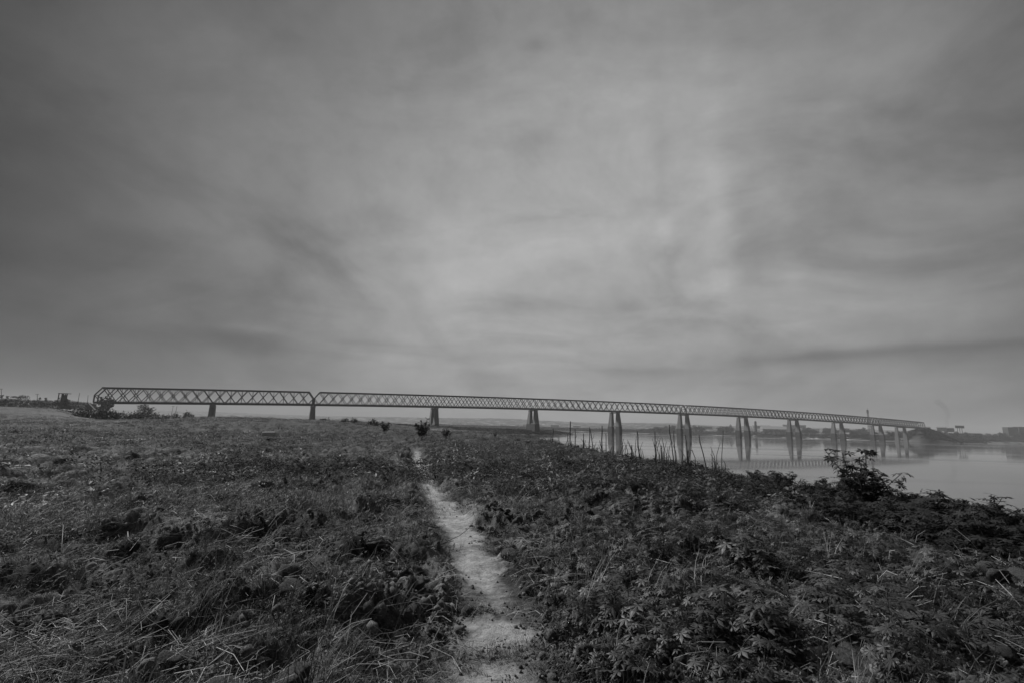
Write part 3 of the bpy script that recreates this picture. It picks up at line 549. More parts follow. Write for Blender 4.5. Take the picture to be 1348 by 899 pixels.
# ------------------------------------------------------------------ sticks
sticks = [(262, 848, 284, 826, 4, 0, 'bright straight splinter standing out in the lower left'), (290, 846, 332, 844, 4, 0, 'pale straight stick lying level in the lower left'), (18, 868, 50, 848, 3.4, 0, 'pale slanting stick near the bottom left corner'), (155, 862, 188, 854, 3, 6, 'bent reed end of the fallen twig tangle at lower left'), (188, 856, 182, 887, 3, 6, 'broken reed bent down at the right of the twig tangle'), (200, 878, 300, 848, 3, 3, 'long low twig rising right out of the twig tangle'), (262, 862, 280, 879, 3.5, 3, 'short pale stick pointing down right in the lower left'), (328, 684, 365, 669, 4, 4, 'bleached curved stick on the left field'), (243, 707, 254, 692, 4, 0, 'short bright stick above the dark mound on the left'), (180, 716, 245, 706, 3, 3, 'long dull stick ending under the short bright one'), (224, 672, 234, 680, 3.5, 0, 'short straight stick in the middle of the left field'), (72, 690, 80, 732, 1.8, 7, 'crooked thin stalk bent in the upper left foreground'), (168, 700, 175, 718, 3, -4, 'small curved stalk on the left field'), (529, 740, 597, 714, 4, 4, 'long dark branch lying at the left edge of the path'), (538, 694, 563, 673, 3.2, 1, 'dark straight twig pointing at the path from the left'), (540, 650, 552, 633, 3, 2, 'short dark twig higher up beside the path'), (469, 776, 485, 747, 3, 2, 'thin pale stalk leaning right near the centre foreground'), (380, 777, 405, 772, 3.4, 2, 'short pale stick left of the burrow-like hollow'), (357, 810, 371, 784, 3.5, -6, 'curved pale stalk under the oval stone'), (748, 890, 800, 860, 4, 5, 'forked root-like stick near the bottom right of the path'), (907, 868, 921, 850, 5, 1, 'pale splinter below the largest clod'), (590, 788, 606, 797, 4, 2, 'curled pale leaf-like chip at the path edge'), (765, 707, 767, 676, 4, 0, 'thin upright reed stub standing on the right field'), (866, 642, 877, 652, 3.5, 0, 'slanting pale stem on the upper right field'), (1262, 850, 1300, 880, 3.5, 4, 'dark slanting stem at the lower right corner')]
for k, (x0, y0, x1, y1, tpx, bow, lab) in enumerate(sticks):
    a = hit(x0, y0); D = (a-np.array([0, 0, EYE]))@Fv
    upright = k in (22,)
    if upright: b = at(x1, y1, D)
    else: b = hit(x1, y1); b[2] += .03
    a[2] += .012; mid_ = (a+b)/2; mx_ = hit((x0+x1)/2+bow*.7, (y0+y1)/2-bow) if not upright else mid_; mx_ = np.array([mx_[0], mx_[1], max(mx_[2], mid_[2])+.03]); wd = max(tpx*.22*D/FPX, .003)
    mb = MB(); L_ = np.linalg.norm(b-a); pts = [a+(mx_-a)*f+np.array([0, 0, random.uniform(-.01, .01)]) for f in (0, .5)]+[mx_]+[mx_+(b-mx_)*f for f in (.5, 1)]
    mb.tube(pts, wd, wd*.6, 6)
    if k in (5, 13, 19, 9): c0 = np.array(pts[3]); mb.tube([c0, c0+np.array([.12, .05, .05])*L_*1.2, c0+np.array([.2, .02, .12])*L_*1.2], wd*.6, wd*.3, 5)
    tag(link('dry_stick', mb.mesh('dry_stick', MT['darkstick' if 'dark' in lab and k != 8 else 'stick'], True)), lab, 'stick')
# ------------------------------------------------------------------ scattered ground cover (geometry nodes instances)
def scatter(name, P, rot, scl, idx, variants, mat, cat_label, cat):
    col_ = bpy.data.collections.new(name+'_kinds')
    for k, me_ in enumerate(variants): col_.objects.link(bpy.data.objects.new('%s_kind_%d' % (name, k), me_))
    me_ = bpy.data.meshes.new(name); me_.vertices.add(len(P)); me_.vertices.foreach_set('co', P.astype(np.float32).ravel())
    a = me_.attributes.new('rot', 'FLOAT_VECTOR', 'POINT'); a.data.foreach_set('vector', rot.astype(np.float32).ravel())
    a = me_.attributes.new('scl', 'FLOAT_VECTOR', 'POINT'); a.data.foreach_set('vector', scl.astype(np.float32).ravel())
    a = me_.attributes.new('idx', 'INT', 'POINT'); a.data.foreach_set('value', idx.astype(np.int32))
    me_.update(); o = link(name, me_); tag(o, cat_label, cat, None, 'stuff')
    ng = bpy.data.node_groups.new(name, 'GeometryNodeTree'); ng.interface.new_socket('Geometry', in_out='INPUT', socket_type='NodeSocketGeometry'); ng.interface.new_socket('Geometry', in_out='OUTPUT', socket_type='NodeSocketGeometry')
    gi = ng.nodes.new('NodeGroupInput'); go = ng.nodes.new('NodeGroupOutput'); ip = ng.nodes.new('GeometryNodeInstanceOnPoints'); ci = ng.nodes.new('GeometryNodeCollectionInfo')
    ci.inputs['Collection'].default_value = col_; ci.inputs['Separate Children'].default_value = True; ci.inputs['Reset Children'].default_value = True
    def na_(n_, ty): q_ = ng.nodes.new('GeometryNodeInputNamedAttribute'); q_.data_type = ty; q_.inputs[0].default_value = n_; return q_.outputs[0]
    ng.links.new(gi.outputs[0], ip.inputs['Points']); ng.links.new(ci.outputs[0], ip.inputs['Instance']); ip.inputs['Pick Instance'].default_value = True
    ng.links.new(na_('idx', 'INT'), ip.inputs['Instance Index']); ng.links.new(na_('rot', 'FLOAT_VECTOR'), ip.inputs['Rotation']); ng.links.new(na_('scl', 'FLOAT_VECTOR'), ip.inputs['Scale'])
    ng.links.new(ip.outputs[0], go.inputs[0]); md = o.modifiers.new('scatter', 'NODES'); md.node_group = ng
    return o
def pts(n, r0, r1, a0, a1, pw=0.):
    u = rng.random(n); r = r0*(r1/r0)**u; a = np.radians(rng.uniform(a0, a1, n)); return r*np.sin(a), r*np.cos(a)
def cover(name, n, r0, r1, a0, a1, maskf, variants, s0, s1, mat, label, cat, tilt=.15, zoff=0., rs=0., aniso=None):
    x, y = pts(n, r0, r1, a0, a1); mk = maskf(x, y); k = rng.random(n) < mk; x, y = x[k], y[k]; z = H(x, y)
    k = z > .5; x, y, z = x[k], y[k], z[k]; m_ = len(x)
    sc = rng.uniform(s0, s1, m_)*(1+rs*np.hypot(x, y)); rot = np.stack([rng.normal(0, tilt, m_), rng.normal(0, tilt, m_), rng.uniform(0, 6.283, m_)], 1)
    scale = np.stack([sc, sc, sc*rng.uniform(.7, 1.2, m_)], 1)
    return scatter(name, np.stack([x, y, z+zoff], 1), rot, scale, rng.integers(0, len(variants), m_), variants, mat, label, cat)
def v_tuft(seed, nb=18, h=.2, w_=.0035, mat='grass', lean=1.2):
    r = random.Random(seed); mb = MB()
    for k in range(nb): blade(mb, (r.gauss(0, .035), r.gauss(0, .035), -.01), r.uniform(0, 6.28), h*r.uniform(.5, 1.3), w_*r.uniform(.7, 1.4), r.uniform(.3, lean), 3)
    return mb.mesh('tuft', MT[mat])
def v_straw(seed, nb=9):
    r = random.Random(seed); mb = MB()
    for k in range(nb):
        a = r.uniform(0, 6.28); L = r.uniform(.08, .32); c0 = Vector((r.gauss(0, .10), r.gauss(0, .10), r.uniform(.0, .05))); b_ = Vector((math.cos(a), math.sin(a), r.uniform(-.12, .35)))*L; sd_ = Vector((-math.sin(a), math.cos(a), 0))*r.uniform(-.25, .25)*L
        mb.tube([c0, c0+b_*.5+sd_+Vector((0, 0, .02)), c0+b_], .0017, .0012, 3)
    return mb.mesh('straw', MT['straw'])
def v_weed(seed, nl=34, h=.13, ls=.035, sp=.13):
    r = random.Random(seed); mb = MB()
    for k in range(nl):
        a = r.uniform(0, 6.28); d_ = abs(r.gauss(0, sp*.6)); z = h*r.uniform(.15, 1)*(1-.4*min(d_/sp, 1)); oval(mb, (math.cos(a)*d_, math.sin(a)*d_, z), rotm(r.uniform(0, 6.28), r.uniform(-.7, .7), r.uniform(-.5, .5)), ls*r.uniform(.6, 1.4), r.uniform(.3, .5))
    for k in range(6): blade(mb, (r.gauss(0, .03), r.gauss(0, .03), -.01), r.uniform(0, 6.28), h*1.1, .003, .5, 2)
    return mb.mesh('weed', MT['weed'])
def v_palm(seed, nl=9, h=.2, ls=.075):
    r = random.Random(seed); mb = MB()
    for k in range(nl):
        a = r.uniform(0, 6.28); d_ = r.uniform(.02, .13); tip = Vector((math.cos(a)*d_, math.sin(a)*d_, h*r.uniform(.35, 1))); mb.beam((0, 0, 0), tip, .002, .002)
        palmate(mb, tip, rotm(a, r.uniform(-.1, .7), r.uniform(-.4, .4)), ls*r.uniform(.7, 1.2), r.choice((5, 6, 7)), r)
    return mb.mesh('seedling', MT['leaf'])
def v_clump(seed, mat='weed', n=70, w_=.45, h=.32, ls=.11):
    r = random.Random(seed); mb = MB()
    for k in range(n):
        a = r.uniform(0, 6.28); d_ = w_*math.sqrt(r.random())*r.uniform(.5, 1); z = h*r.uniform(.2, 1)*(1-.6*(d_/w_)**2); oval(mb, (math.cos(a)*d_, math.sin(a)*d_, z), rotm(r.uniform(0, 6.28), r.uniform(-.8, .6), r.uniform(-.6, .6)), ls*r.uniform(.6, 1.4), r.uniform(.22, .45))
    return mb.mesh('clump', MT[mat])
def v_crumb(seed):
    me_ = rock(seed, 1, .75, .3); me_.materials.clear(); me_.materials.append(MT['crumb']); return me_
side = lambda x, y: sm(-.25, .35, x-np.interp(y, PXY[:, 1], PXY[:, 0]))      # 0 left of the path, 1 right
nop = lambda x, y: (1-pathmask(x, y)*.97)*(.12+.88*np.maximum(sm(.22, .42, pathd(x, y)), pathgap(x, y)))
wide_ = lambda x, y: nop(x, y)*sm(.35, .75, pathd(x, y))
patch = lambda x, y, sc, s, a, b: sm(a, b, fbm(x*sc, y*sc, 4, s))
A0, A1 = -54, 54
cover('broken_clods', 5200, 2.6, 30, A0, A1, lambda x, y: wide_(x, y)*(.25+.75*side(x, y))*(.1+patch(x, y, .8, 86, .45, .6)), [rock(900+k, 3, .5) for k in range(4)], .04, .12, 'clod', 'broken slabs of turned soil between the weeds', 'soil', .5, .02, .01)
cover('dark_scrub_patches', 7000, 14, 220, A0, A1, lambda x, y: patch(x, y, .07, 88, .5, .6), [v_clump(690+k, 'edgeleaf', 70, .5, .35, .09) for k in range(3)], .5, 1.2, 'weed', 'patches of darker low scrub over the middle of the field', 'scrub', .2, 0, .004)
cover('soil_lumps', 5000, 1.8, 40, A0, A1, lambda x, y: nop(x, y)*(.15+patch(x, y, .9, 70, .42, .6)), [v_crumb(510+k) for k in range(4)], .02, .065, 'crumb', 'fist sized lumps of dry soil over the field', 'soil', 1., .004, .01)
cover('crumbled_soil', 90000, 1.6, 20, A0, A1, lambda x, y: (.03+.97*nop(x, y))*(.25+patch(x, y, .9, 70, .42, .55)), [v_crumb(500+k) for k in range(4)], .004, .022, 'crumb', 'loose crumbled soil over the near field', 'soil', 1., .004)
cover('matted_grass', 46000, 1.8, 60, A0, A1, lambda x, y: nop(x, y)*(1-.5*side(x, y))*(.08+.8*patch(x, y, 1.1, 72, .42, .60)), [v_tuft(520+k, 18, .17, .0035, 'grass', 2.4) for k in range(5)], .3, .95, 'grass', 'matted grass growing over the rough left field', 'grass', .35, 0, .012)
cover('dry_straw', 15000, 2.3, 45, A0, A1, lambda x, y: nop(x, y)*(1-.72*side(x, y))*(.15+patch(x, y, .7, 74, .42, .6)), [v_straw(540+k) for k in range(5)], .6, 1.25, 'straw', 'dead straw and broken stalks littering the field', 'straw', .3, 0, .01)
cover('small_weeds', 42000, 1.8, 50, A0, A1, lambda x, y: nop(x, y)*(.10+.9*side(x, y))*(.08+patch(x, y, .9, 76, .42, .58)), [v_weed(560+k, 40, .12, .027) for k in range(6)], .5, 1.2, 'weed', 'small leaved weeds creeping over the slope right of the path', 'weeds', .3, 0, .014)
cover('seedling_leaves', 8000, 2.2, 45, -25, A1, lambda x, y: wide_(x, y)*side(x, y)*(.15+patch(x, y, .6, 78, .42, .58))*sm(-.3, 2.5, x), [v_palm(580+k, 10, .2, .065) for k in range(5)], .45, 1.05, 'leaf', 'finger-leaved seedlings mixed into the weeds on the right slope', 'weeds', .25, 0, .02)
cover('tall_grass_blades', 5000, 2.5, 120, A0, A1, lambda x, y: wide_(x, y)*(.1+patch(x, y, .35, 80, .48, .62))*(1-.4*side(x, y)), [v_tuft(600+k, 14, .42, .006, 'grass', .7) for k in range(4)]+[v_tuft(610, 12, .4, .005, 'straw', .8)], .6, 1.1, 'grass', 'taller upright grass tufts standing over the field', 'grass', .15, 0, .004)
def v_sward(seed, nb, h, w_, sp, mat):
    r = random.Random(seed); mb = MB()
    for k in range(nb): blade(mb, (r.gauss(0, sp), r.gauss(0, sp), -.02), r.uniform(0, 6.28), h*r.uniform(.5, 1.3), w_*r.uniform(.7, 1.4), r.uniform(1.2, 2.9), 2)
    return mb.mesh('sward', MT[mat])
cover('pale_field_grass', 16000, 40, 330, A0, -14, lambda x, y: patch(x, y, .03, 84, .38, .55), [v_sward(640+k, 70, .3, .02, .3, 'grass') for k in range(3)]+[v_sward(644, 70, .3, .018, .3, 'straw')], .5, 1.0, 'straw', 'pale dry grass across the far left of the field', 'grass', .2, 0, .003)
cover('field_grass', 30000, 9, 260, A0, 8, lambda x, y: nop(x, y)*(1-.8*side(x, y))*(.25+.75*patch(x, y, .15, 92, .36, .56)), [v_sward(680+k, 60, .15, .007, .26, 'grass') for k in range(4)]+[v_sward(688, 50, .15, .007, .28, 'straw')], .5, 1.0, 'grass', 'tangled dry grass over the middle of the left field', 'grass', .2, 0, .006)
cover('field_cover', 32000, 12, 320, A0, A1, lambda x, y: nop(x, y)*(.12+.88*side(x, y))*(.2+.8*patch(x, y, .12, 82, .38, .58)), [v_clump(620+k, 'weed', 90, .42, .3, .055) for k in range(4)]+[v_clump(630+k, 'grass', 60, .45, .4, .12) for k in range(2)], .5, 1.1, 'weed', 'low weed cover of the open field out to the skyline', 'weeds', .2, 0, .0035)
# dark bushes: bank foot by the bridge, skyline dots, spit scrub
BUSH = []
for k in range(4):
    r = random.Random(700+k); fo = MB(); st_ = MB(); st_.tube([(0, 0, -.2), (0, .05, .3), (.1, 0, .6)], .07, .03, 5)
    for q in range(380):
        v = Vector((r.gauss(0, 1), r.gauss(0, 1), abs(r.gauss(0, 1)))).normalized()*r.uniform(.6, 1.05); lump = 1+.25*math.sin(v.x*5+k)*math.cos(v.y*4+k*2); oval(fo, (v.x*lump, v.y*lump, v.z*.8*lump), rotm(r.uniform(0, 6.28), r.uniform(-1, 1), r.uniform(-1, 1)), .22*r.uniform(.6, 1.4), .6)
    BUSH.append((st_.mesh('stems', MT['bark']), fo.mesh('foliage', MT['darkleaf'])))
def bush_at(px, ytop, D, wpx, lab, group=None, k=0, nm='bush'):
    p_ = at(px, ytop, D); z = g(p_[0], p_[1]); hh = max(p_[2]-z, .4); wd = wpx*D/FPX/2
    return place(nm, BUSH[k % 4], ('stem', 'foliage'), (p_[0], p_[1], z-.1), (wd, wd, max(hh/.85, wd*.4)), k*1.1, lab, 'bush', group)
for k, (px, yt, D, wpx, lab) in enumerate([(455, 549, 95, 12, 'flat dark bush left of its twin on the field skyline'), (467, 549, 95, 11, 'flat dark bush right of its twin on the field skyline'), (492, 550, 85, 14, 'rounded dark bush on the skyline beside the tilted shrub'), (428, 549, 120, 16, 'low bush on the skyline just right of the slim pier'), (248, 541, 300, 14, 'rounded bush on the skyline left of the solid pier'), (232, 543, 300, 12, 'small low bush on the skyline left of the rounded one')]):
    bush_at(px, yt, D, wpx, lab, None, k)
for k in range(80):
    px = random.uniform(88, 236); D = random.uniform(170, 300); x = (px-674)/FPX*D; yt = np.interp(px, [88, 120, 160, 236], [536, 538, 538, 546])+random.uniform(0, 5)+(300-D)*.012
    bush_at(px, yt, D, random.uniform(10, 20), 'dark scrub bush in the approach thicket '+('under the roofed frame shelter' if px < 100 else 'beside the concrete drain' if px < 135 else 'below the left bridge end' if px < 165 else 'under the broad hanging tree crown' if px < 205 else 'at its low right end'), 'scrub bushes at the foot of the bridge approach', k)
for k in range(60):
    s = SE0-random.uniform(.0, .75); v = -random.uniform(8, 27); x, y, _ = bp(s, v); z = g(x, y); sc = random.uniform(1.3, 3.2)
    place('embankment_bush', BUSH[k % 4], ('stem', 'foliage'), (x, y, z-.2), (sc*1.3, sc*1.3, sc*.8), k, 'dark scrub bush on the road embankment '+('by the bridge end' if s > SE0-.15 else 'near the roofed frame shelter' if s > SE0-.3 else 'near the crossarm pole' if s > SE0-.5 else 'below the broad flat-topped tree'), 'bush', 'bushes on the road embankment')
for k in range(70):
    y = random.uniform(430, 690); x = np.interp(y, SY, SX)-random.uniform(6, 130); z = g(x, y)
    if z < .6: continue
    sc = random.uniform(1.2, 2.6); place('spit_bush', BUSH[k % 4], ('stem', 'foliage'), (x, y, z-.2), (sc*1.8, sc*1.8, sc*.8), k, 'low scrub bush on the marshy spit '+('near its tip' if x > 30 else 'around the solid-footed pier' if x > 0 else 'between the two piers behind the field' if x > -60 else 'behind the lone upright shrub'), 'bush', 'scrub bushes on the marshy spit')
def cover_xy(name, x, y, variants, s0, s1, label, cat, zmin=.5):
    z = H(x, y); k = z > zmin; x, y, z = x[k], y[k], z[k]; n = len(x); sc = rng.uniform(s0, s1, n)
    scatter(name, np.stack([x, y, z-.1], 1), np.stack([rng.normal(0, .2, n), rng.normal(0, .2, n), rng.uniform(0, 6.28, n)], 1), np.stack([sc, sc, sc*rng.uniform(.6, 1., n)], 1), rng.integers(0, len(variants), n), variants, None, label, cat)
cy_ = rng.uniform(400, 760, 9000); cx__ = np.interp(cy_, SY, SX)-rng.exponential(60, 9000)
cover_xy('spit_scrub', cx__, cy_, [v_clump(650+k, 'darkleaf', 60, 1, .6, .4) for k in range(3)], 1.0, 2.4, 'low marsh scrub covering the spit behind the field', 'scrub')
n_ = 22000; x_ = rng.uniform(-300, 1900, n_); y_ = np.interp(x_, FX, FY)+20+rng.exponential(150, n_)
cover_xy('far_bank_scrub', x_, y_, [v_clump(660+k, 'fartree', 60, 1, .9, .4) for k in range(3)], 2.0, 6.5, 'hazy undergrowth covering the far bank under the trees', 'scrub', .3)
n_ = 6000; s__ = SE1+rng.uniform(-.25, 1.6, n_); v__ = rng.uniform(-62, 30, n_); k_ = np.abs(v__) > 8; s__ = s__[k_]; v__ = v__[k_]
cover_xy('right_embankment_scrub', BX+BDX*s__-TY*v__, BY+BDY*s__+TX*v__, [v_clump(660+k, 'fartree', 60, 1, .9, .4) for k in range(3)], 1.5, 4, 'undergrowth on the approach embankment at the right bridge end', 'scrub')
n_ = 5000; s__ = SE0-rng.uniform(-.1, 1.6, n_); v__ = rng.uniform(-34, -8, n_)
cover_xy('embankment_scrub', BX+BDX*s__-TY*v__, BY+BDY*s__+TX*v__, [v_clump(670+k, 'darkleaf', 60, 1, .9, .4) for k in range(3)], .8, 1.8, 'dark scrub covering the road embankment at the left', 'scrub')
# ------------------------------------------------------------------ trees
TR = [tree_mesh(800+k, (9, 11, 8, 13)[k], (10, 9, 11, 9)[k], (.12, .1, .15, .1)[k]) for k in range(4)]
TSZ = [(9, 10), (11, 9), (8, 11), (13, 9)]
def tree_at(px, ytop, D, wpx, k, lab, group=None, base=None):
    p_ = at(px, ytop, D); z = base if base is not None else g(p_[0], p_[1]); hh = max(p_[2]-z, 2); wd = wpx*D/FPX; s = (wd/TSZ[k][0], wd/TSZ[k][0], hh/TSZ[k][1])
    return place('tree', TR[k], ('trunk', 'crown'), (p_[0], p_[1], z), s, px*.7 % 6.28, lab, 'tree', group)
ZR = bz(SE0)+.8
tree_at(146, 514, 405, 26, 0, 'dark rounded tree seen through the lattice at the left bridge end'); tree_at(135, 526, 400, 14, 2, 'lower tree beside the one seen through the left bridge end')
tree_at(192, 531, 470, 38, 3, 'broad dark tree whose crown hangs just under the bridge girder')
tree_at(28, 518.5, 400, 22, 1, 'broad flat-topped tree on the road embankment at far left'); tree_at(3, 518.5, 400, 5, 2, 'tiny round-headed tree nearest the left edge of the photo'); tree_at(10, 520, 400, 5, 2, 'tiny round-headed tree second from the left edge')
tree_at(88, 521.5, 402, 17, 1, 'low tree under the roofed frame on the embankment'); tree_at(53, 521, 400, 4, 0, 'tiny narrow tree beside the crossarm pole'); tree_at(60.5, 521.5, 400, 4, 0, 'tiny narrow tree right of the other beside the crossarm pole')
tree_at(1223, 559, 1110, 10, 1, 'rounded tree standing at the right end of the bridge')
tree_at(1009-49, 556.5, 1560, 7, 1, 'tallest rounded tree standing alone above the far bank thicket')
for k in range(90):
    px = random.choice([random.uniform(855, 965), random.uniform(860, 1100), random.uniform(1060, 1140), random.uniform(780, 900)]); D = random.uniform(1500, 1600); yt = np.interp(px, [780, 860, 900, 960, 1000, 1060, 1140], [568, 562, 558.5, 560, 565, 562, 562])+random.uniform(-1, 3)
    tree_at(px, yt, D, random.uniform(9, 17), k % 4, 'hazy rounded tree on the far bank '+farlm(px), 'trees along the far river bank')
for k in range(110):
    px = random.uniform(1120, 1356); D = np.interp(px, [1120, 1200, 1230, 1290, 1350], [1120, 1110, 1190, 1300, 1470])+random.uniform(0, 110); yt = np.interp(px, [1110, 1160, 1220, 1290, 1350], [567, 568, 566, 568, 568.5])+random.uniform(-1.5, 4.5)
    tree_at(px, yt, D, random.uniform(8, 15), k % 4, 'hazy dark tree on the wooded bank '+farlm(px), 'trees on the bank right of the bridge')
# ------------------------------------------------------------------ far buildings, masts, signs
def shed(px, yb, D, wpx, hpx, rpx, lab, roof='roof', wall='wall', dep=14, name='shed', group=None):
    p_ = at(px, yb, D); wd = wpx*D/FPX; h = hpx*D/FPX; rh = rpx*D/FPX; e = link(name, None, loc=(p_[0], p_[1], p_[2])); e.rotation_euler = (0, 0, -math.atan2(p_[0], p_[1])*.7); tag(e, lab, 'building', group)
    link('wall', MB().box(-wd/2, wd/2, 0, dep, -6, h).mesh('wall', MT[wall]), e)
    rf = MB().add([(-wd*.52, -1, h+.05), (wd*.52, -1, h+.05), (wd*.52, dep+1, h+.05), (-wd*.52, dep+1, h+.05), (-wd*.52, dep/2, h+rh), (wd*.52, dep/2, h+rh)], [(0, 1, 5, 4), (2, 3, 4, 5), (0, 4, 3), (1, 2, 5), (0, 3, 2, 1)]); link('roof', rf.mesh('roof', MT[roof]), e)
    nw = max(1, int(wd/7)); 
    for q in range(nw): link('window', MB().box(-wd/2+(q+.35)*wd/nw, -wd/2+(q+.65)*wd/nw, -.12, .02, h*.35, h*.75).mesh('window', MT['glass']), e)
    return e
shed(1021, 566, 1700, 30, 1.6, 4, 'large low warehouse with a broad pale roof on the far bank', dep=70, name='warehouse')
shed(1003, 561.5, 1900, 20, 1.2, 1.2, 'long pale-roofed shed just behind the round silo', dep=30)
shed(958, 570, 1535, 6, 1.8, 1.2, 'small pale hut in front of the trees left of the silo'); shed(966, 569.5, 1540, 4, 1.5, 1, 'tiny pale hut between small hut and twin-column pier')
shed(1046, 561, 2100, 26, 1.4, 1, 'long narrow roof at the skyline above the warehouse', 'darkroof', dep=20)
shed(930, 562, 1900, 14, 1.2, 1.4, 'pale roofed house above the far bank thicket left of pier'); shed(1118, 572, 1380, 18, 1.2, 2, 'low pale-roofed shed behind the last twin pier', dep=30)
shed(1240, 564.5, 1560, 10, 2, 1.2, 'pale roofed house at the foot of the smoke column'); shed(1251, 565.5, 1560, 8, 1.8, 1.2, 'dark roofed house between the smoke column and billboard', 'darkroof', 'darkwall')
for q in range(26):
    px = random.choice([random.uniform(640, 700), random.uniform(715, 860), random.uniform(560, 700)]); D = random.uniform(2300, 2900); shed(px, hor(px)+random.uniform(-4.5, 1.0), D, random.uniform(4, 11), .8, .8, 'faint pale-roofed house on the hazy far shore behind the bridge', dep=30, group='faint houses on the hazy far shore')
def block(px, yb, yt, D, wpx, lab, fl_):
    p_ = at(px, yb, D); wd = wpx*D/FPX; h = (yb-yt)*D/FPX; e = link('flat_roofed_building', None, loc=tuple(p_)); tag(e, lab, 'building')
    link('wall', MB().box(-wd/2, wd/2, 0, 18, -8, h).mesh('wall', MT['darkwall']), e); link('roof', MB().box(-wd/2-.6, wd/2+.6, -.6, 18.6, h, h+.7).mesh('roof', MT['darkroof']), e)
    nw = 5
    for f_ in range(fl_):
        for q in range(nw): link('window', MB().box(-wd/2+(q+.3)*wd/nw, -wd/2+(q+.7)*wd/nw, -.12, .02, h*(f_+.35)/fl_, h*(f_+.75)/fl_).mesh('window', MT['glass']), e)
block(1334.5, 570, 562.3, 1500, 13, 'dark flat-roofed building, left of two, near the right edge', 3); block(1349, 569, 561.8, 1510, 14, 'dark flat-roofed building cut by the right edge of the photo', 3)
p_ = at(995, 566, 1560); e = link('silo', None, loc=tuple(p_)); tag(e, 'upright cylindrical silo standing left of the pale warehouse roof', 'silo'); link('tank', MB().tube([(0, 0, -5), (0, 0, 27)], 3.6, 3.4, 16).mesh('tank', MT['darkwall'], False), e); link('dome', MB().tube([(0, 0, 26.9), (0, 0, 29), (0, 0, 29.8)], 4.0, .6, 16).mesh('dome', MT['darkroof']), e)
p_ = at(1264.5, 568, 1450); e = link('billboard', None, loc=tuple(p_)); tag(e, 'wide dark billboard on posts above the trees right of the smoke', 'billboard'); k_ = 1450/FPX
link('panel', MB().box(-5.7*k_, 5.7*k_, 0, .8, 4.9*k_, 8.1*k_).mesh('panel', MT['panel']), e); link('board_frame', MB().box(-5.85*k_, 5.85*k_, .82, 1.3, 4.8*k_, 8.2*k_).mesh('board_frame', MT['steel']), e)
for q in (-3, 0, 3): link('post', MB().beam((q*k_, 1.8, -8), (q*k_, 1.8, 8*k_), .9, .9).mesh('post', MT['steel']), e)
def mast(px, yb, yt, D, wd, lab):
    b_ = at(px, yb, D); k_ = D/FPX; h = (yb-yt)*k_; e = link('lattice_mast', None, loc=tuple(b_)); tag(e, lab, 'mast')
    for ax, ay in ((-1, -1), (1, -1), (1, 1), (-1, 1)): link('leg', MB().beam((ax*wd, ay*wd, -10), (ax*wd*.35, ay*wd*.35, h), .45, .45).mesh('leg', MT['steel']), e)
    br = MB()
    for q in range(9):
        z0, z1 = h*q/9, h*(q+1)/9; w0, w1 = wd*(1-.65*q/9), wd*(1-.65*(q+1)/9)
        for (ax, ay), (bx_, by_) in (((-1, -1), (1, -1)), ((1, -1), (1, 1)), ((1, 1), (-1, 1)), ((-1, 1), (-1, -1))): br.beam((ax*w0, ay*w0, z0), (bx_*w1, by_*w1, z1), .25, .25); br.beam((ax*w1, ay*w1, z1), (bx_*w1, by_*w1, z1), .22, .22)
    link('bracing', br.mesh('bracing', MT['steel']), e)
    an = MB(); 
    for q in range(3): a_ = q*2.1; an.box(math.cos(a_)*wd*.7-.5, math.cos(a_)*wd*.7+.5, math.sin(a_)*wd*.7-.5, math.sin(a_)*wd*.7+.5, h*.86, h*.98)
    link('antenna', an.mesh('antenna', MT['steel']), e); link('rod', MB().beam((0, 0, h), (0, 0, h+5), .3, .3).mesh('rod', MT['steel']), e)
mast(1145, 570, 539, 1250, 2.6, 'thin lattice radio mast rising behind the right part of the bridge')
def pole(px, yt, D, lab, arm=True, lean=0):
    t_ = at(px, yt, D); b_ = at(px-lean, 528, D); z = g(b_[0], b_[1])-.3; e = link('utility_pole', None, loc=(b_[0], b_[1], z)); tag(e, lab, 'pole'); tl = t_-np.array([b_[0], b_[1], z])
    link('mast', MB().tube([(0, 0, 0), tuple(tl)], .22, .14, 7).mesh('mast', MT['pole'], True), e)
    if arm:
        link('crossarm', MB().beam(tuple(tl+np.array([-1.3, 0, -.5])), tuple(tl+np.array([1.3, 0, -.5])), .2, .2).mesh('crossarm', MT['pole']), e)
        for q in (-1.1, 0, 1.1): link('insulator', MB().tube([tuple(tl+np.array([q, 0, -.35])), tuple(tl+np.array([q, 0, .1]))], .1, .07, 6).mesh('insulator', MT['wall']), e)
pole(1.5, 511, 396, 'utility pole with crossarm at the left edge of the photo'); pole(49, 518, 398, 'utility pole with crossarm above the embankment road'); pole(105, 516.5, 405, 'leaning bare pole on the embankment near the bridge end', False, 2.5); pole(116, 519.5, 408, 'short bare pole close to the left bridge end', False)
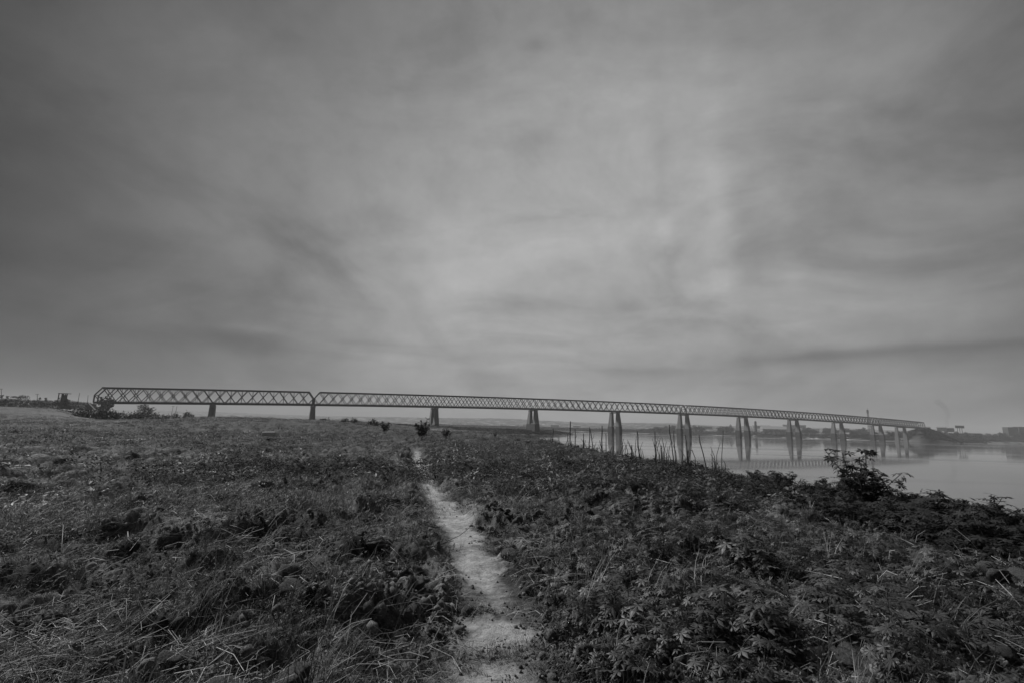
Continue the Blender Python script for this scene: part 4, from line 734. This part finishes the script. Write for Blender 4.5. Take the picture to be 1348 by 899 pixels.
pole(228, 534, 470, 'far utility pole with crossarm seen under the girder'); pole(233, 534, 470, 'far bare pole right of the crossarm pole under the girder', False)
# roofed frame on the embankment
p_ = at(84, 524, 400); k_ = 400/FPX; e = link('roofed_frame', None, loc=tuple(p_)); tag(e, 'flat-roofed open frame shelter on the embankment left of the bridge', 'shelter')
link('roof', MB().box(-6*k_, 6*k_, -2, 2, 6*k_, 6.7*k_).mesh('roof', MT['darkroof']), e)
for ax in (-5, -.8, 1.2): 
    for ay in (-1.6, 1.6): link('post', MB().beam((ax*k_, ay, -3), (ax*k_, ay, 6*k_), .5, .5).mesh('post', MT['steel']), e)
link('cabin', MB().box(-1.2*k_, 1.6*k_, -1.3, 1.3, -2, 4.5*k_).mesh('cabin', MT['darkwall']), e)
# concrete stair edge down the embankment
a = at(115, 528.5, 402); b = at(136, 537.5, 385); tag(link('concrete_gutter', MB().beam(tuple(a), (b[0], b[1], g(b[0], b[1])+.3), .8, .6).mesh('concrete_gutter', MT['wall'])), 'pale concrete drain running down the embankment below the bridge end', 'drain')
a = hit(338, 549); 
# ------------------------------------------------------------------ smoke and haze
def vol(name, dens, colr, aniso=0.):
    m_ = bpy.data.materials.new(name); m_.use_nodes = True; t_ = m_.node_tree; t_.nodes.clear(); o_ = t_.nodes.new('ShaderNodeOutputMaterial'); v_ = t_.nodes.new('ShaderNodeVolumePrincipled'); v_.inputs['Density'].default_value = dens; v_.inputs['Color'].default_value = (colr, colr, colr, 1); v_.inputs['Anisotropy'].default_value = aniso; t_.links.new(v_.outputs[0], o_.inputs['Volume']); return m_
mb = MB(); D = 1600; sp_ = [at(1246, 566, D), at(1246, 556, D), at(1248, 547, D), at(1245, 538, D), at(1240, 532, D), at(1232, 527, D)]
mb.tube(sp_, 4, 11, 12); tag(link('smoke_plume', mb.mesh('smoke_plume', vol('smoke', .011, .25), True)), 'faint dark smoke plume drifting up left from the right bank', 'smoke', None, 'stuff')
cover_far = None
hz = MB().box(-6950, 6950, -6950, 6950, -6, 190); tag(link('haze', hz.mesh('haze', vol('haze_air', .00018, .92))), kind='stuff')
